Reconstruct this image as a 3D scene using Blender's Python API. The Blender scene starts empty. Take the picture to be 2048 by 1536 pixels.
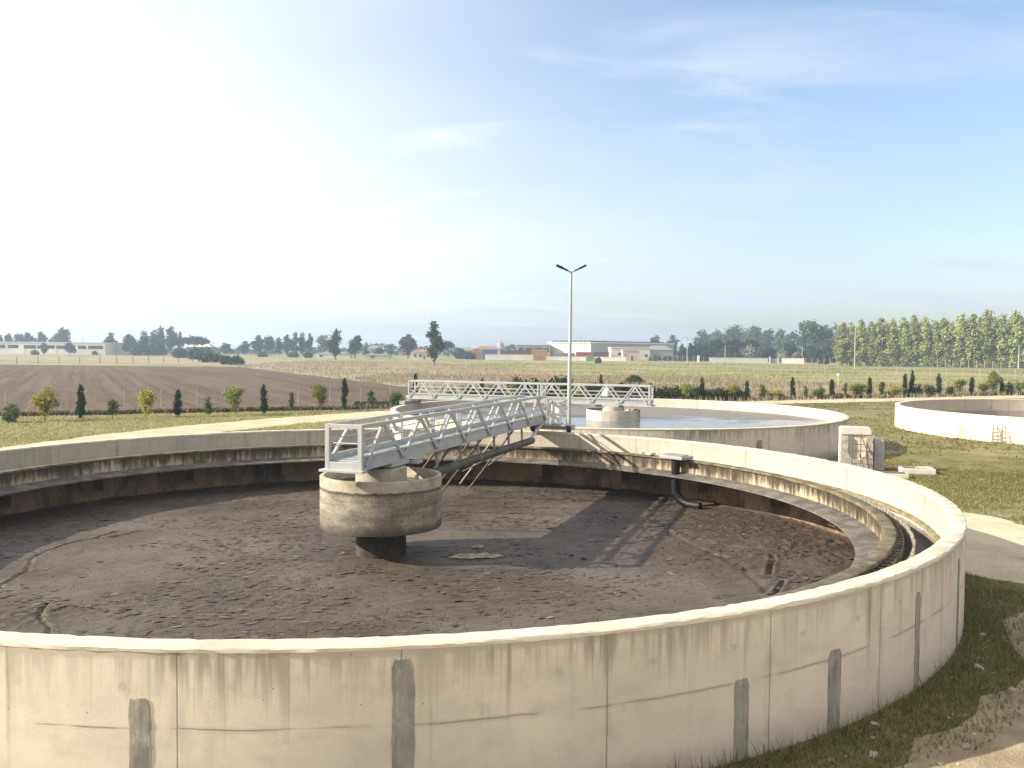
import bpy, bmesh, math, random
import numpy as np
from mathutils import Vector, Matrix
random.seed(7); RNG = np.random.default_rng(7)
R_ = math.radians
SC = bpy.context.scene
COL = SC.collection

# ------------------------------------------------------------------ camera, light, sky, exposure
CAM_H = 5.2; F_PX = 1800.0; PITCH = R_(2.24); ROLL = R_(0.482)
cam_d = bpy.data.cameras.new('camera'); cam = bpy.data.objects.new('camera', cam_d); COL.objects.link(cam)
cam_d.sensor_width = 36; cam_d.lens = 36 * F_PX / 2048; cam_d.clip_end = 6000; cam_d.clip_start = 0.1
CAM_M = Matrix.Rotation(math.pi / 2 - PITCH, 3, 'X') @ Matrix.Rotation(ROLL, 3, 'Z')
cam.matrix_world = Matrix.Translation((0, 0, CAM_H)) @ CAM_M.to_4x4()
SC.camera = cam

SUN_EL = R_(27.2); SUN_AZ = math.atan2(-0.991, -0.125)          # azimuth from +Y towards +X
SUN_DIR = Vector((math.sin(SUN_AZ) * math.cos(SUN_EL), math.cos(SUN_AZ) * math.cos(SUN_EL), math.sin(SUN_EL)))
sl = bpy.data.lights.new('sun', 'SUN'); sun = bpy.data.objects.new('sun', sl); COL.objects.link(sun)
sl.energy = 5.0; sl.angle = R_(0.5); sl.color = (1.0, 0.90, 0.74)
sun.rotation_euler = (-SUN_DIR).to_track_quat('-Z', 'Y').to_euler()

SC.view_settings.view_transform = 'Standard'; SC.view_settings.look = 'None'
SC.view_settings.exposure = 1.06; SC.view_settings.gamma = 1.0; SC.view_settings.use_curve_mapping = False

# ------------------------------------------------------------------ node helper
class NT:
    def __init__(s, tree): s.t = tree; s.n = tree.nodes; s.l = tree.links
    def node(s, typ, **kw):
        n = s.n.new(typ)
        for k, v in kw.items(): setattr(n, k, v)
        return n
    def put(s, sock, v):
        if hasattr(v, 'is_output'): s.l.new(v, sock)
        elif isinstance(v, (tuple, list)):
            v = tuple(v)
            if sock.type == 'RGBA' and len(v) == 3: v = v + (1,)
            sock.default_value = v
        else: sock.default_value = v
    def math(s, op, a, b=0.0, c=None, clamp=False):
        n = s.node('ShaderNodeMath', operation=op, use_clamp=clamp)
        s.put(n.inputs[0], a); s.put(n.inputs[1], b)
        if c is not None: s.put(n.inputs[2], c)
        return n.outputs[0]
    def vmath(s, op, a, b=(0, 0, 0)):
        n = s.node('ShaderNodeVectorMath', operation=op); s.put(n.inputs[0], a); s.put(n.inputs[1], b)
        return n.outputs['Value'] if op in ('DOT_PRODUCT', 'LENGTH') else n.outputs[0]
    def mapping(s, vec, scale=(1, 1, 1), rot=(0, 0, 0), loc=(0, 0, 0)):
        n = s.node('ShaderNodeMapping'); s.put(n.inputs[0], vec); s.put(n.inputs['Scale'], scale)
        s.put(n.inputs['Rotation'], rot); s.put(n.inputs['Location'], loc); return n.outputs[0]
    def noise(s, vec, scale=1.0, detail=4.0, rough=0.55, dist=0.0, color=False):
        n = s.node('ShaderNodeTexNoise'); s.put(n.inputs['Vector'], vec); s.put(n.inputs['Scale'], scale)
        s.put(n.inputs['Detail'], detail); s.put(n.inputs['Roughness'], rough); s.put(n.inputs['Distortion'], dist)
        return n.outputs['Color' if color else 'Fac']
    def voronoi(s, vec, scale=1.0, feature='F1', rnd=1.0):
        n = s.node('ShaderNodeTexVoronoi', feature=feature); s.put(n.inputs['Vector'], vec); s.put(n.inputs['Scale'], scale)
        s.put(n.inputs['Randomness'], rnd); return n.outputs
    def ramp(s, fac, stops):
        n = s.node('ShaderNodeValToRGB'); s.put(n.inputs[0], fac); e = n.color_ramp.elements
        while len(e) < len(stops): e.new(0.5)
        for i, (p, c) in enumerate(stops):
            e[i].position = p
            if not isinstance(c, (tuple, list)): c = (c, c, c)
            e[i].color = (c[0], c[1], c[2], 1)
        return n.outputs[0]
    def sstep(s, v, lo, hi, a=0.0, b=1.0):
        n = s.node('ShaderNodeMapRange', interpolation_type='SMOOTHSTEP'); s.put(n.inputs[0], v)
        s.put(n.inputs[1], lo); s.put(n.inputs[2], hi); s.put(n.inputs[3], a); s.put(n.inputs[4], b); return n.outputs[0]
    def mix(s, fac, a, b, mode='MIX'):
        n = s.node('ShaderNodeMix', data_type='RGBA', blend_type=mode); s.put(n.inputs[0], fac)
        s.put(n.inputs[6], a); s.put(n.inputs[7], b); return n.outputs[2]
    def sep(s, vec):
        n = s.node('ShaderNodeSeparateXYZ'); s.put(n.inputs[0], vec); return n.outputs
    def comb(s, x, y, z=0.0):
        n = s.node('ShaderNodeCombineXYZ'); s.put(n.inputs[0], x); s.put(n.inputs[1], y); s.put(n.inputs[2], z); return n.outputs[0]
    def coord(s, which='Object'): return s.node('ShaderNodeTexCoord').outputs[which]
    def pos(s): return s.node('ShaderNodeNewGeometry').outputs['Position']
    def bump(s, h, strength=0.5, dist=0.02, normal=None):
        n = s.node('ShaderNodeBump'); s.put(n.inputs['Strength'], strength); s.put(n.inputs['Distance'], dist); s.put(n.inputs['Height'], h)
        if normal is not None: s.put(n.inputs['Normal'], normal)
        return n.outputs[0]
    def out(s, col, rough=0.8, metal=0.0, normal=None, spec=0.3):
        p = s.node('ShaderNodeBsdfPrincipled'); s.put(p.inputs['Base Color'], col); s.put(p.inputs['Roughness'], rough)
        s.put(p.inputs['Metallic'], metal); s.put(p.inputs['Specular IOR Level'], spec)
        if normal is not None: s.put(p.inputs['Normal'], normal)
        o = s.node('ShaderNodeOutputMaterial'); s.l.new(p.outputs[0], o.inputs[0]); return p

def new_mat(name):
    m = bpy.data.materials.new(name); m.use_nodes = True; m.node_tree.nodes.clear(); return m, NT(m.node_tree)

# ------------------------------------------------------------------ sky
world = bpy.data.worlds.new('World'); SC.world = world; world.use_nodes = True
world.node_tree.nodes.clear(); W = NT(world.node_tree)
sky = W.node('ShaderNodeTexSky', sky_type='NISHITA', sun_disc=False, sun_elevation=SUN_EL, sun_rotation=SUN_AZ,
             altitude=0, air_density=1.0, dust_density=1.6, ozone_density=1.6)
D = W.coord('Generated')
dx, dy, dz = W.sep(D)
zc = W.math('ADD', W.math('MAXIMUM', dz, 0.0), 0.13)
pl = W.comb(W.math('DIVIDE', dx, zc), W.math('DIVIDE', dy, zc), 0)
pl2 = W.mapping(pl, (0.9, 1.9, 1), (0, 0, R_(-14)))
cl = W.noise(pl2, 0.85, 7.0, 0.55, 0.5)
veil = W.noise(W.mapping(pl, (0.5, 0.9, 1), (0, 0, R_(-20)), (3.1, 1.7, 0)), 0.8, 4.0, 0.5, 0.3)
sunside = W.vmath('DOT_PRODUCT', D, (-0.95, 0.31, -0.03))          # thin cloud is thickest towards the sun's side
thick = W.sstep(sunside, -0.18, 0.88)
thick = W.math('MULTIPLY', thick, W.sstep(dz, 0.0, 0.13, 0.62, 1.0))
lowv = W.sstep(dz, 0.42, 0.0)                                       # and towards the horizon
cover = W.math('ADD', W.math('MULTIPLY', thick, 0.66), W.math('MULTIPLY', lowv, 0.36))
cover = W.math('ADD', cover, W.math('MULTIPLY', W.math('SUBTRACT', veil, 0.5), 0.75))
wisps = W.math('MULTIPLY', W.sstep(cl, 0.50, 0.72), 0.58)
cover = W.math('ADD', cover, wisps, clamp=True)
cover = W.math('MULTIPLY', cover, 0.92)
cloud_col = W.mix(thick, (2.9, 3.45, 4.4), (7.2, 7.3, 7.2))
skycol = W.mix(cover, sky.outputs[0], cloud_col)
fill_bank = W.math('MULTIPLY', W.sstep(dy, 0.62, 0.10), W.sstep(W.noise(W.mapping(pl, (0.8, 0.8, 1), (0, 0, 0), (7, 2, 0)), 0.9, 5, 0.55), 0.22, 0.55, 0.45, 0.95))
skycol = W.mix(fill_bank, skycol, (5.1, 4.85, 4.4))                     # unseen bright cloud added behind the camera and overhead to fill shade
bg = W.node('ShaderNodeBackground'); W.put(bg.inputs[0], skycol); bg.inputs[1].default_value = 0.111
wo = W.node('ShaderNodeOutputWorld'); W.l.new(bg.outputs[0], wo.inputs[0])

# ------------------------------------------------------------------ measuring helpers (photo measurements, 2048 px wide)
def ray(px, py):
    return CAM_M @ Vector(((px - 1024) / F_PX, -(py - 768) / F_PX, -1.0))
def at(px, py, z=0.0):
    d = ray(px, py); t = (z - CAM_H) / d.z; return Vector((d.x * t, d.y * t, z))
def pt(px, py, Y):
    d = ray(px, py); t = Y / d.y; return Vector((d.x * t, Y, CAM_H + d.z * t))
def hor(px): return 697.6 + (px - 1024) * math.tan(ROLL)

# ------------------------------------------------------------------ object helpers
def link(o, parent=None):
    COL.objects.link(o)
    if parent is not None: o.parent = parent
    return o
def empty(name, loc=(0, 0, 0), rz=0.0):
    o = bpy.data.objects.new(name, None); o.location = loc; o.rotation_euler = (0, 0, rz); o.empty_display_size = 0.3
    return link(o)
def tag(o, label=None, cat=None, group=None, kind=None):
    if label: o['label'] = label
    if cat: o['category'] = cat
    if group: o['group'] = group
    if kind: o['kind'] = kind
    return o
def copy_tree(o, parent=None):
    c = o.copy(); COL.objects.link(c)
    if parent is not None: c.parent = parent
    for ch in list(o.children): copy_tree(ch, c)
    return c
ORD = ['zeroth', 'first', 'second', 'third', 'fourth', 'fifth', 'sixth', 'seventh', 'eighth', 'ninth', 'tenth', 'eleventh', 'twelfth',
       'thirteenth', 'fourteenth', 'fifteenth', 'sixteenth', 'seventeenth', 'eighteenth', 'nineteenth', 'twentieth', 'twenty-first',
       'twenty-second', 'twenty-third', 'twenty-fourth', 'twenty-fifth', 'twenty-sixth', 'twenty-seventh', 'twenty-eighth', 'twenty-ninth', 'thirtieth']

class MB:
    """collects vertices, faces and uvs of one mesh"""
    def __init__(s): s.v = []; s.f = []; s.uv = {}
    def quad(s, *p):
        i = len(s.v); s.v += [tuple(q) for q in p]; s.f.append(tuple(range(i, i + len(p))))
    def box(s, c, size, M=None):
        sx, sy, sz = (k / 2 for k in size); i = len(s.v)
        for x in (-sx, sx):
            for y in (-sy, sy):
                for z in (-sz, sz):
                    p = Vector((x, y, z))
                    if M is not None: p = M @ p
                    s.v.append(tuple(p + Vector(c)))
        s.f += [tuple(i + k for k in q) for q in ((0, 1, 3, 2), (4, 6, 7, 5), (0, 4, 5, 1), (2, 3, 7, 6), (0, 2, 6, 4), (1, 5, 7, 3))]
        return s
    def bar(s, a, b, w, h=None, up=(0, 0, 1)):
        h = h or w; a = Vector(a); b = Vector(b); d = b - a; L = d.length; d.normalize()
        u = Vector(up)
        if abs(d.dot(u)) > 0.98: u = Vector((1, 0, 0))
        x = d.cross(u).normalized(); y = x.cross(d).normalized()
        M = Matrix((x, d, y)).transposed()
        return s.box((a + b) / 2, (w, L, h), M)
    def tube(s, pts, r, n=10, caps=True):
        pts = [Vector(p) for p in pts]; rr = r if isinstance(r, (list, tuple)) else [r] * len(pts); i0 = len(s.v)
        ref = None
        for k, p in enumerate(pts):
            d = (pts[min(k + 1, len(pts) - 1)] - pts[max(k - 1, 0)]).normalized()
            if ref is None:
                ref = Vector((0, 0, 1)) if abs(d.z) < 0.9 else Vector((1, 0, 0))
            x = d.cross(ref).normalized(); y = x.cross(d).normalized(); ref = y
            for j in range(n):
                a = 2 * math.pi * j / n; s.v.append(tuple(p + (x * math.cos(a) + y * math.sin(a)) * rr[k]))
        for k in range(len(pts) - 1):
            for j in range(n):
                a = i0 + k * n + j; b = i0 + k * n + (j + 1) % n
                s.f.append((a, b, b + n, a + n))
        if caps:
            s.f.append(tuple(i0 + j for j in reversed(range(n)))); s.f.append(tuple(i0 + (len(pts) - 1) * n + j for j in range(n)))
        return s
    def lathe(s, prof, n=160, a0=0.0, a1=2 * math.pi, closed=True, jit=None):
        """revolves a closed (r, z) profile; uv = (arc length, z)"""
        i0 = len(s.v); full = abs(a1 - a0 - 2 * math.pi) < 1e-6; m = len(prof); cols = n if full else n + 1
        rm = max(p[0] for p in prof)
        for k in range(cols):
            a = a0 + (a1 - a0) * k / n
            for (r, z) in prof:
                dr, dz_ = jit(k, r, z) if jit else (0, 0)
                s.v.append(((r + dr) * math.sin(a), (r + dr) * math.cos(a), z + dz_))
        ed = m if closed else m - 1
        for k in range(n):
            k2 = (k + 1) % cols
            for j in range(ed):
                j2 = (j + 1) % m
                s.uv[len(s.f)] = [((a0 + (a1 - a0) * kk / n) * rm, prof[jj][1]) for kk, jj in ((k, j), (k, j2), (k + 1, j2), (k + 1, j))]
                s.f.append((i0 + k * m + j, i0 + k * m + j2, i0 + k2 * m + j2, i0 + k2 * m + j))
        if not full and closed:
            s.f.append(tuple(i0 + j for j in reversed(range(m)))); s.f.append(tuple(i0 + (cols - 1) * m + j for j in range(m)))
        return s
    def build(s, name, mat, parent=None, smooth=False, bevel=0.0, fixn=True):
        me = bpy.data.meshes.new(name); me.from_pydata(s.v, [], s.f)
        if s.uv:
            ul = me.uv_layers.new(name='UVMap'); arr = np.zeros((len(me.loops), 2), np.float32)
            st = np.empty(len(me.polygons), np.int32); me.polygons.foreach_get('loop_start', st)
            for fi, u in s.uv.items(): arr[st[fi]:st[fi] + len(u)] = u
            ul.data.foreach_set('uv', arr.ravel())
        if fixn:
            b = bmesh.new(); b.from_mesh(me); bmesh.ops.recalc_face_normals(b, faces=b.faces); b.to_mesh(me); b.free()
        if smooth:
            me.polygons.foreach_set('use_smooth', [True] * len(me.polygons)); 
            try: me.set_sharp_from_angle(angle=R_(35))
            except Exception: pass
        me.materials.append(mat); o = bpy.data.objects.new(name, me); link(o, parent)
        if bevel:
            bv = o.modifiers.new('bevel', 'BEVEL'); bv.width = bevel; bv.segments = 2; bv.limit_method = 'ANGLE'
        return o

def poly_sheet(name, pts, z, mat, kind='structure', parent=None):
    me = bpy.data.meshes.new(name); b = bmesh.new()
    vs = [b.verts.new((p[0], p[1], z)) for p in pts]; f = b.faces.new(vs)
    if f.normal.z < 0 or f.calc_area() == 0: pass
    bmesh.ops.triangulate(b, faces=[f]); bmesh.ops.recalc_face_normals(b, faces=b.faces)
    b.normal_update()
    if sum(q.normal.z for q in b.faces) < 0: bmesh.ops.reverse_faces(b, faces=b.faces)
    b.to_mesh(me); b.free(); me.materials.append(mat)
    o = bpy.data.objects.new(name, me); link(o, parent)
    if kind: o['kind'] = kind
    return o

def inside(poly, x, y):
    poly = np.asarray([(p[0], p[1]) for p in poly]); r = np.zeros(len(x), bool); j = len(poly) - 1
    for i in range(len(poly)):
        xi, yi = poly[i]; xj, yj = poly[j]
        c = ((yi > y) != (yj > y)) & (x < (xj - xi) * (y - yi) / (yj - yi + 1e-12) + xi); r ^= c; j = i
    return r

def faces_mesh(name, quads, mat):
    """quads: (n, k, 3) array of separate k-gons (leaves, blades)"""
    n, k, _ = quads.shape; me = bpy.data.meshes.new(name)
    me.vertices.add(n * k); me.vertices.foreach_set('co', quads.astype(np.float32).ravel())
    me.loops.add(n * k); me.loops.foreach_set('vertex_index', np.arange(n * k, dtype=np.int32))
    me.polygons.add(n); me.polygons.foreach_set('loop_start', np.arange(0, n * k, k, dtype=np.int32))
    me.update(calc_edges=True); me.validate(); me.materials.append(mat); return me

_grids = {}
def vnoise(x, y, seed=0):
    if seed not in _grids: _grids[seed] = np.random.default_rng(seed + 100).random((256, 256))
    g = _grids[seed]; xi = np.floor(x).astype(int); yi = np.floor(y).astype(int); fx = x - xi; fy = y - yi
    fx = fx * fx * (3 - 2 * fx); fy = fy * fy * (3 - 2 * fy)
    a = g[xi & 255, yi & 255]; b = g[(xi + 1) & 255, yi & 255]; c = g[xi & 255, (yi + 1) & 255]; d = g[(xi + 1) & 255, (yi + 1) & 255]
    return (a * (1 - fx) + b * fx) * (1 - fy) + (c * (1 - fx) + d * fx) * fy
def fbm(x, y, oct=4, seed=0):
    v = 0; a = 0.5
    for o in range(oct): v = v + a * vnoise(x * 2 ** o, y * 2 ** o, seed + o); a *= 0.5
    return v / (1 - 0.5 ** oct)

# ------------------------------------------------------------------ materials
def concrete_mat(name, base, dark, R, ztop, joint0=None, npan=35, seam=None, dots=None, streak=0.75, warm=(0.42, 0.33, 0.22), grime=0.5, seed=0.0, bump=0.5, lowstain=None):
    """cast concrete in cylinder coordinates (u = arc length, v = height) with panel joints, tie holes, drips and stains"""
    m, N = new_mat(name); uv = N.node('ShaderNodeUVMap').outputs[0]; u, v, _ = N.sep(uv)
    uvs = N.vmath('ADD', uv, (seed * 37.3, seed * 3.1, 0)); P = N.vmath('ADD', N.pos(), (seed * 11, 0, 0))
    big = N.noise(N.mapping(uvs, (0.45, 0.7, 1)), 1.0, 5, 0.6); mid = N.noise(N.mapping(uvs, (2.2, 3.0, 1)), 1.0, 6, 0.65)
    fine = N.noise(P, 34, 4, 0.7)
    c = N.mix(N.sstep(big, 0.3, 0.72), tuple(k * 0.93 for k in base), tuple(min(1, k * 1.08) for k in base))
    c = N.mix(N.math('MULTIPLY', N.sstep(mid, 0.42, 0.72), 0.42), c, tuple(k * 0.72 for k in base))
    c = N.mix(N.math('MULTIPLY', N.sstep(fine, 0.45, 0.75), 0.22), c, tuple(k * 0.6 for k in base))
    h = N.math('MULTIPLY', mid, 0.4); h = N.math('ADD', h, N.math('MULTIPLY', fine, 0.25))
    pan = None
    if joint0 is not None:
        w = 2 * math.pi * R / npan
        q = N.math('DIVIDE', N.math('SUBTRACT', u, joint0), w); fr = N.math('SUBTRACT', q, N.math('FLOOR', N.math('ADD', q, 0.5)))
        pid = N.math('FLOOR', q); pn = N.node('ShaderNodeTexWhiteNoise', noise_dimensions='1D'); N.put(pn.inputs['W'], pid)
        c = N.mix(N.math('MULTIPLY', N.math('SUBTRACT', pn.outputs['Value'], 0.2), 0.22), c, tuple(k * 0.72 for k in base))
        wob = N.math('MULTIPLY', N.math('SUBTRACT', N.noise(N.mapping(uvs, (0, 6, 0)), 1.0, 3), 0.5), 0.012)
        jd = N.math('ABSOLUTE', N.math('ADD', N.math('MULTIPLY', fr, w), wob))
        j = N.sstep(jd, 0.014, 0.005)
        halo = N.math('MULTIPLY', N.math('MULTIPLY', N.sstep(jd, 0.16, 0.0), N.sstep(N.noise(N.mapping(uvs, (5, 1.6, 1)), 1.0, 3), 0.42, 0.62)), 0.35)
        c = N.mix(halo, c, tuple(k * 0.45 for k in base)); c = N.mix(N.math('MULTIPLY', j, 0.65), c, tuple(k * 0.3 for k in base))
        nz = N.math('DIVIDE', v, 0.115); nf = N.math('MULTIPLY', N.math('SUBTRACT', nz, N.math('FLOOR', N.math('ADD', nz, 0.5))), 0.115)
        nd = N.vmath('LENGTH', N.comb(N.math('SUBTRACT', N.math('MULTIPLY', fr, w), -0.06), nf, 0))
        j = N.math('MAXIMUM', j, N.math('MULTIPLY', N.sstep(nd, 0.014, 0.007), N.sstep(pn.outputs['Value'], 0.45, 0.5)))
        c = N.mix(N.math('MULTIPLY', N.sstep(nd, 0.014, 0.007), N.math('MULTIPLY', N.sstep(pn.outputs['Value'], 0.45, 0.5), 0.6)), c, tuple(k * 0.3 for k in base))
        h = N.math('SUBTRACT', h, j)
    if seam is not None:
        sw = N.math('MULTIPLY', N.math('SUBTRACT', N.noise(N.mapping(uvs, (1.1, 0, 0)), 1.0, 4), 0.5), 0.07)
        sd = N.math('ABSOLUTE', N.math('ADD', N.math('SUBTRACT', v, seam), sw))
        br = N.sstep(N.noise(N.mapping(uvs, (0.9, 0.2, 0), (0, 0, 0), (5, 0, 0)), 1.0, 3), 0.36, 0.52)
        s = N.math('MULTIPLY', N.sstep(sd, 0.016, 0.004), br)
        s2 = N.math('MULTIPLY', N.sstep(sd, 0.05, 0.0), N.math('MULTIPLY', br, 0.3))
        c = N.mix(N.math('MAXIMUM', N.math('MULTIPLY', s, 0.6), s2), c, tuple(k * 0.3 for k in base)); h = N.math('SUBTRACT', h, N.math('MULTIPLY', s, 0.7))
    if dots is not None:
        w2 = 2 * math.pi * R / npan / 2
        q2 = N.math('DIVIDE', N.math('SUBTRACT', u, joint0 + w2 * 0.5), w2); fu = N.math('MULTIPLY', N.math('SUBTRACT', q2, N.math('FLOOR', N.math('ADD', q2, 0.5))), w2)
        jz = N.math('MULTIPLY', N.math('SUBTRACT', N.noise(N.mapping(uvs, (0.8, 0, 0)), 1.0, 2), 0.5), 0.08)
        dd = N.vmath('LENGTH', N.comb(fu, N.math('SUBTRACT', N.math('SUBTRACT', v, dots), jz), 0))
        dd = N.math('ADD', dd, N.math('MULTIPLY', N.math('SUBTRACT', N.noise(P, 14, 3), 0.5), 0.05))
        wn = N.node('ShaderNodeTexWhiteNoise', noise_dimensions='1D'); N.put(wn.inputs['W'], N.math('FLOOR', N.math('ADD', q2, 0.5)))
        t = N.math('MULTIPLY', N.sstep(dd, 0.062, 0.036), N.math('ADD', 0.25, N.math('MULTIPLY', wn.outputs['Value'], 0.75)))
        c = N.mix(N.math('MULTIPLY', t, 0.6), c, (base[0] * 0.55, base[1] * 0.57, base[2] * 0.6)); h = N.math('SUBTRACT', h, N.math('MULTIPLY', t, 0.25))
    # pin holes
    vo = N.voronoi(N.mapping(uvs, (3.2, 3.2, 1)), 1.6)['Distance']
    keep = N.sstep(N.noise(N.mapping(uvs, (0.7, 0.7, 1)), 1.0, 2), 0.45, 0.6)
    ph = N.math('MULTIPLY', N.sstep(vo, 0.075, 0.05), keep)
    c = N.mix(N.math('MULTIPLY', ph, 0.6), c, tuple(k * 0.3 for k in base)); h = N.math('SUBTRACT', h, ph)
    # dark drips running down from the rim
    d = N.math('SUBTRACT', ztop, v)
    st = N.noise(N.mapping(uvs, (7.5, 0.16, 1)), 1.0, 5, 0.62, 0.15); st2 = N.noise(N.mapping(uvs, (1.9, 0.07, 1), (0, 0, 0), (9, 0, 0)), 1.0, 4, 0.6)
    ln = N.noise(N.mapping(uvs, (3.3, 0, 0), (0, 0, 0), (3, 0, 0)), 1.0, 4, 0.7)
    reach = N.math('POWER', N.math('MULTIPLY', ln, 1.38), 4.2)
    fade = N.sstep(N.math('DIVIDE', d, N.math('ADD', N.math('MULTIPLY', reach, 2.6), 0.10)), 1.0, 0.0)
    k1 = N.math('MULTIPLY', N.sstep(st, 0.41, 0.57), fade)
    k2 = N.math('MULTIPLY', N.math('MULTIPLY', N.sstep(st2, 0.60, 0.70), N.sstep(d, 1.9, 0.1)), N.sstep(st, 0.30, 0.62))
    top = N.math('MULTIPLY', N.sstep(N.math('ADD', d, N.math('MULTIPLY', st, -0.16)), 0.05, -0.03), 0.55)
    cl_ = N.sstep(N.noise(N.mapping(uvs, (0.28, 0, 0), (0, 0, 0), (21, 0, 0)), 1.0, 3, 0.6), 0.36, 0.62)
    k1 = N.math('MULTIPLY', k1, N.math('ADD', 0.35, N.math('MULTIPLY', cl_, 0.65)))
    ls = N.noise(N.mapping(uvs, (3.6, 0.10, 1), (0, 0, 0), (2, 0, 0)), 1.0, 6, 0.7, 0.1)
    k3 = N.math('MULTIPLY', N.math('MULTIPLY', N.sstep(ls, 0.50, 0.68), N.sstep(mid, 0.25, 0.7)), N.math('MULTIPLY', N.sstep(d, 2.2, 0.0), N.math('ADD', 0.15, N.math('MULTIPLY', cl_, 0.35))))
    bt = N.math('MULTIPLY', N.math('MULTIPLY', N.sstep(N.noise(N.mapping(uvs, (0.55, 1.1, 1), (0, 0, 0), (0, 5, 0)), 1.0, 6, 0.7, 0.4), 0.50, 0.72), N.sstep(mid, 0.3, 0.65)), 0.22)
    k = N.math('MULTIPLY', N.math('MAXIMUM', N.math('MAXIMUM', N.math('MAXIMUM', k1, k2), N.math('MAXIMUM', k3, bt)), top), streak)
    tint = N.mix(N.noise(N.mapping(uvs, (0.8, 0.3, 1)), 1.0, 2), dark, tuple(warm[i] * 0.62 for i in range(3)))
    c = N.mix(k, c, tint)
    # damp dirt rising from the ground
    lw = N.math('MULTIPLY', N.sstep(N.math('SUBTRACT', v, N.math('MULTIPLY', big, 0.75)), 0.22, -0.25), grime)
    c = N.mix(lw, c, tuple(x * 0.8 for x in dark))
    if lowstain is not None:
        edge = N.math('ADD', N.math('SUBTRACT', lowstain, v), N.math('MULTIPLY', N.math('SUBTRACT', st, 0.5), 0.05))
        c = N.mix(N.math('MULTIPLY', N.sstep(edge, -0.01, 0.02), 0.5), c, tuple(x * 0.9 for x in dark))
    nb = N.bump(h, bump, 0.012)
    N.out(c, 0.88, 0, nb, 0.2); return m

def launder_mat(name, light, dark, amount=0.6, seed=0.0, fu=5.0, brown=(0.10, 0.055, 0.028)):
    """wet stained trough wall: dark slime with paler vertical runs"""
    m, N = new_mat(name); uv = N.node('ShaderNodeUVMap').outputs[0]; uvs = N.vmath('ADD', uv, (seed * 17.0, 0, 0))
    u, v, _ = N.sep(uv)
    a = N.noise(N.mapping(uvs, (fu, 0.7, 1)), 1.0, 6, 0.68, 0.3); b = N.noise(N.mapping(uvs, (0.5, 0.4, 1)), 1.0, 4); f = N.noise(N.mapping(uvs, (14, 5, 1)), 1.0, 5, 0.7)
    low = N.sstep(v, 1.5, 0.98)
    k = N.math('ADD', N.math('ADD', a, N.math('MULTIPLY', N.math('SUBTRACT', b, 0.5), 0.7)), N.math('MULTIPLY', N.math('SUBTRACT', f, 0.5), 0.35))
    k = N.math('ADD', k, N.math('MULTIPLY', N.math('SUBTRACT', low, 0.5), 0.22))
    c = N.ramp(k, [(0.50 - amount * 0.28, dark), (0.60 - amount * 0.2, brown), (0.80 - amount * 0.2, light)])
    green = N.math('MULTIPLY', N.sstep(N.noise(N.mapping(uvs, (0.8, 0.5, 1), (0, 0, 0), (4, 0, 0)), 1.0, 3), 0.52, 0.68), 0.4)
    c = N.mix(green, c, (0.10, 0.105, 0.035))
    N.out(c, 0.7, 0, N.bump(N.math('ADD', a, f), 0.4, 0.01), 0.3); return m

def rough_mat(name, c0, c1, scale=3.0, fine=40.0, rough=0.9, bump=0.4, dist=0.02, spec=0.2, c2=None):
    m, N = new_mat(name); P = N.pos(); a = N.noise(P, scale, 6, 0.6); b = N.noise(P, fine, 4, 0.7)
    c = N.mix(N.sstep(N.math('ADD', N.math('MULTIPLY', a, 0.7), N.math('MULTIPLY', b, 0.3)), 0.38, 0.64), c0, c1)
    if c2 is not None: c = N.mix(N.math('MULTIPLY', N.sstep(N.noise(P, scale * 0.37, 4), 0.55, 0.72), 0.7), c, c2)
    N.out(c, rough, 0, N.bump(N.math('ADD', a, b), bump, dist), spec); return m

def metal_mat(name, col, rough=0.42, metal=0.35, dirt=0.25):
    m, N = new_mat(name); P = N.pos(); a = N.noise(P, 3.0, 5, 0.65); b = N.noise(P, 26, 4, 0.7)
    c = N.mix(N.math('MULTIPLY', N.sstep(a, 0.42, 0.7), dirt), col, tuple(k * 0.6 for k in col))
    c = N.mix(N.math('MULTIPLY', N.sstep(b, 0.5, 0.8), dirt * 0.7), c, tuple(k * 0.75 for k in col))
    r = N.math('ADD', N.math('MULTIPLY', a, 0.25), rough - 0.12)
    N.out(c, r, metal, N.bump(b, 0.08, 0.004), 0.5); return m

def plain_mat(name, col, rough=0.7, metal=0.0, var=0.15, scale=1.5):
    m, N = new_mat(name); a = N.noise(N.pos(), scale, 4, 0.6)
    N.out(N.mix(N.sstep(a, 0.35, 0.7), col, tuple(k * (1 - var) for k in col)), rough, metal, None, 0.25); return m

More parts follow.
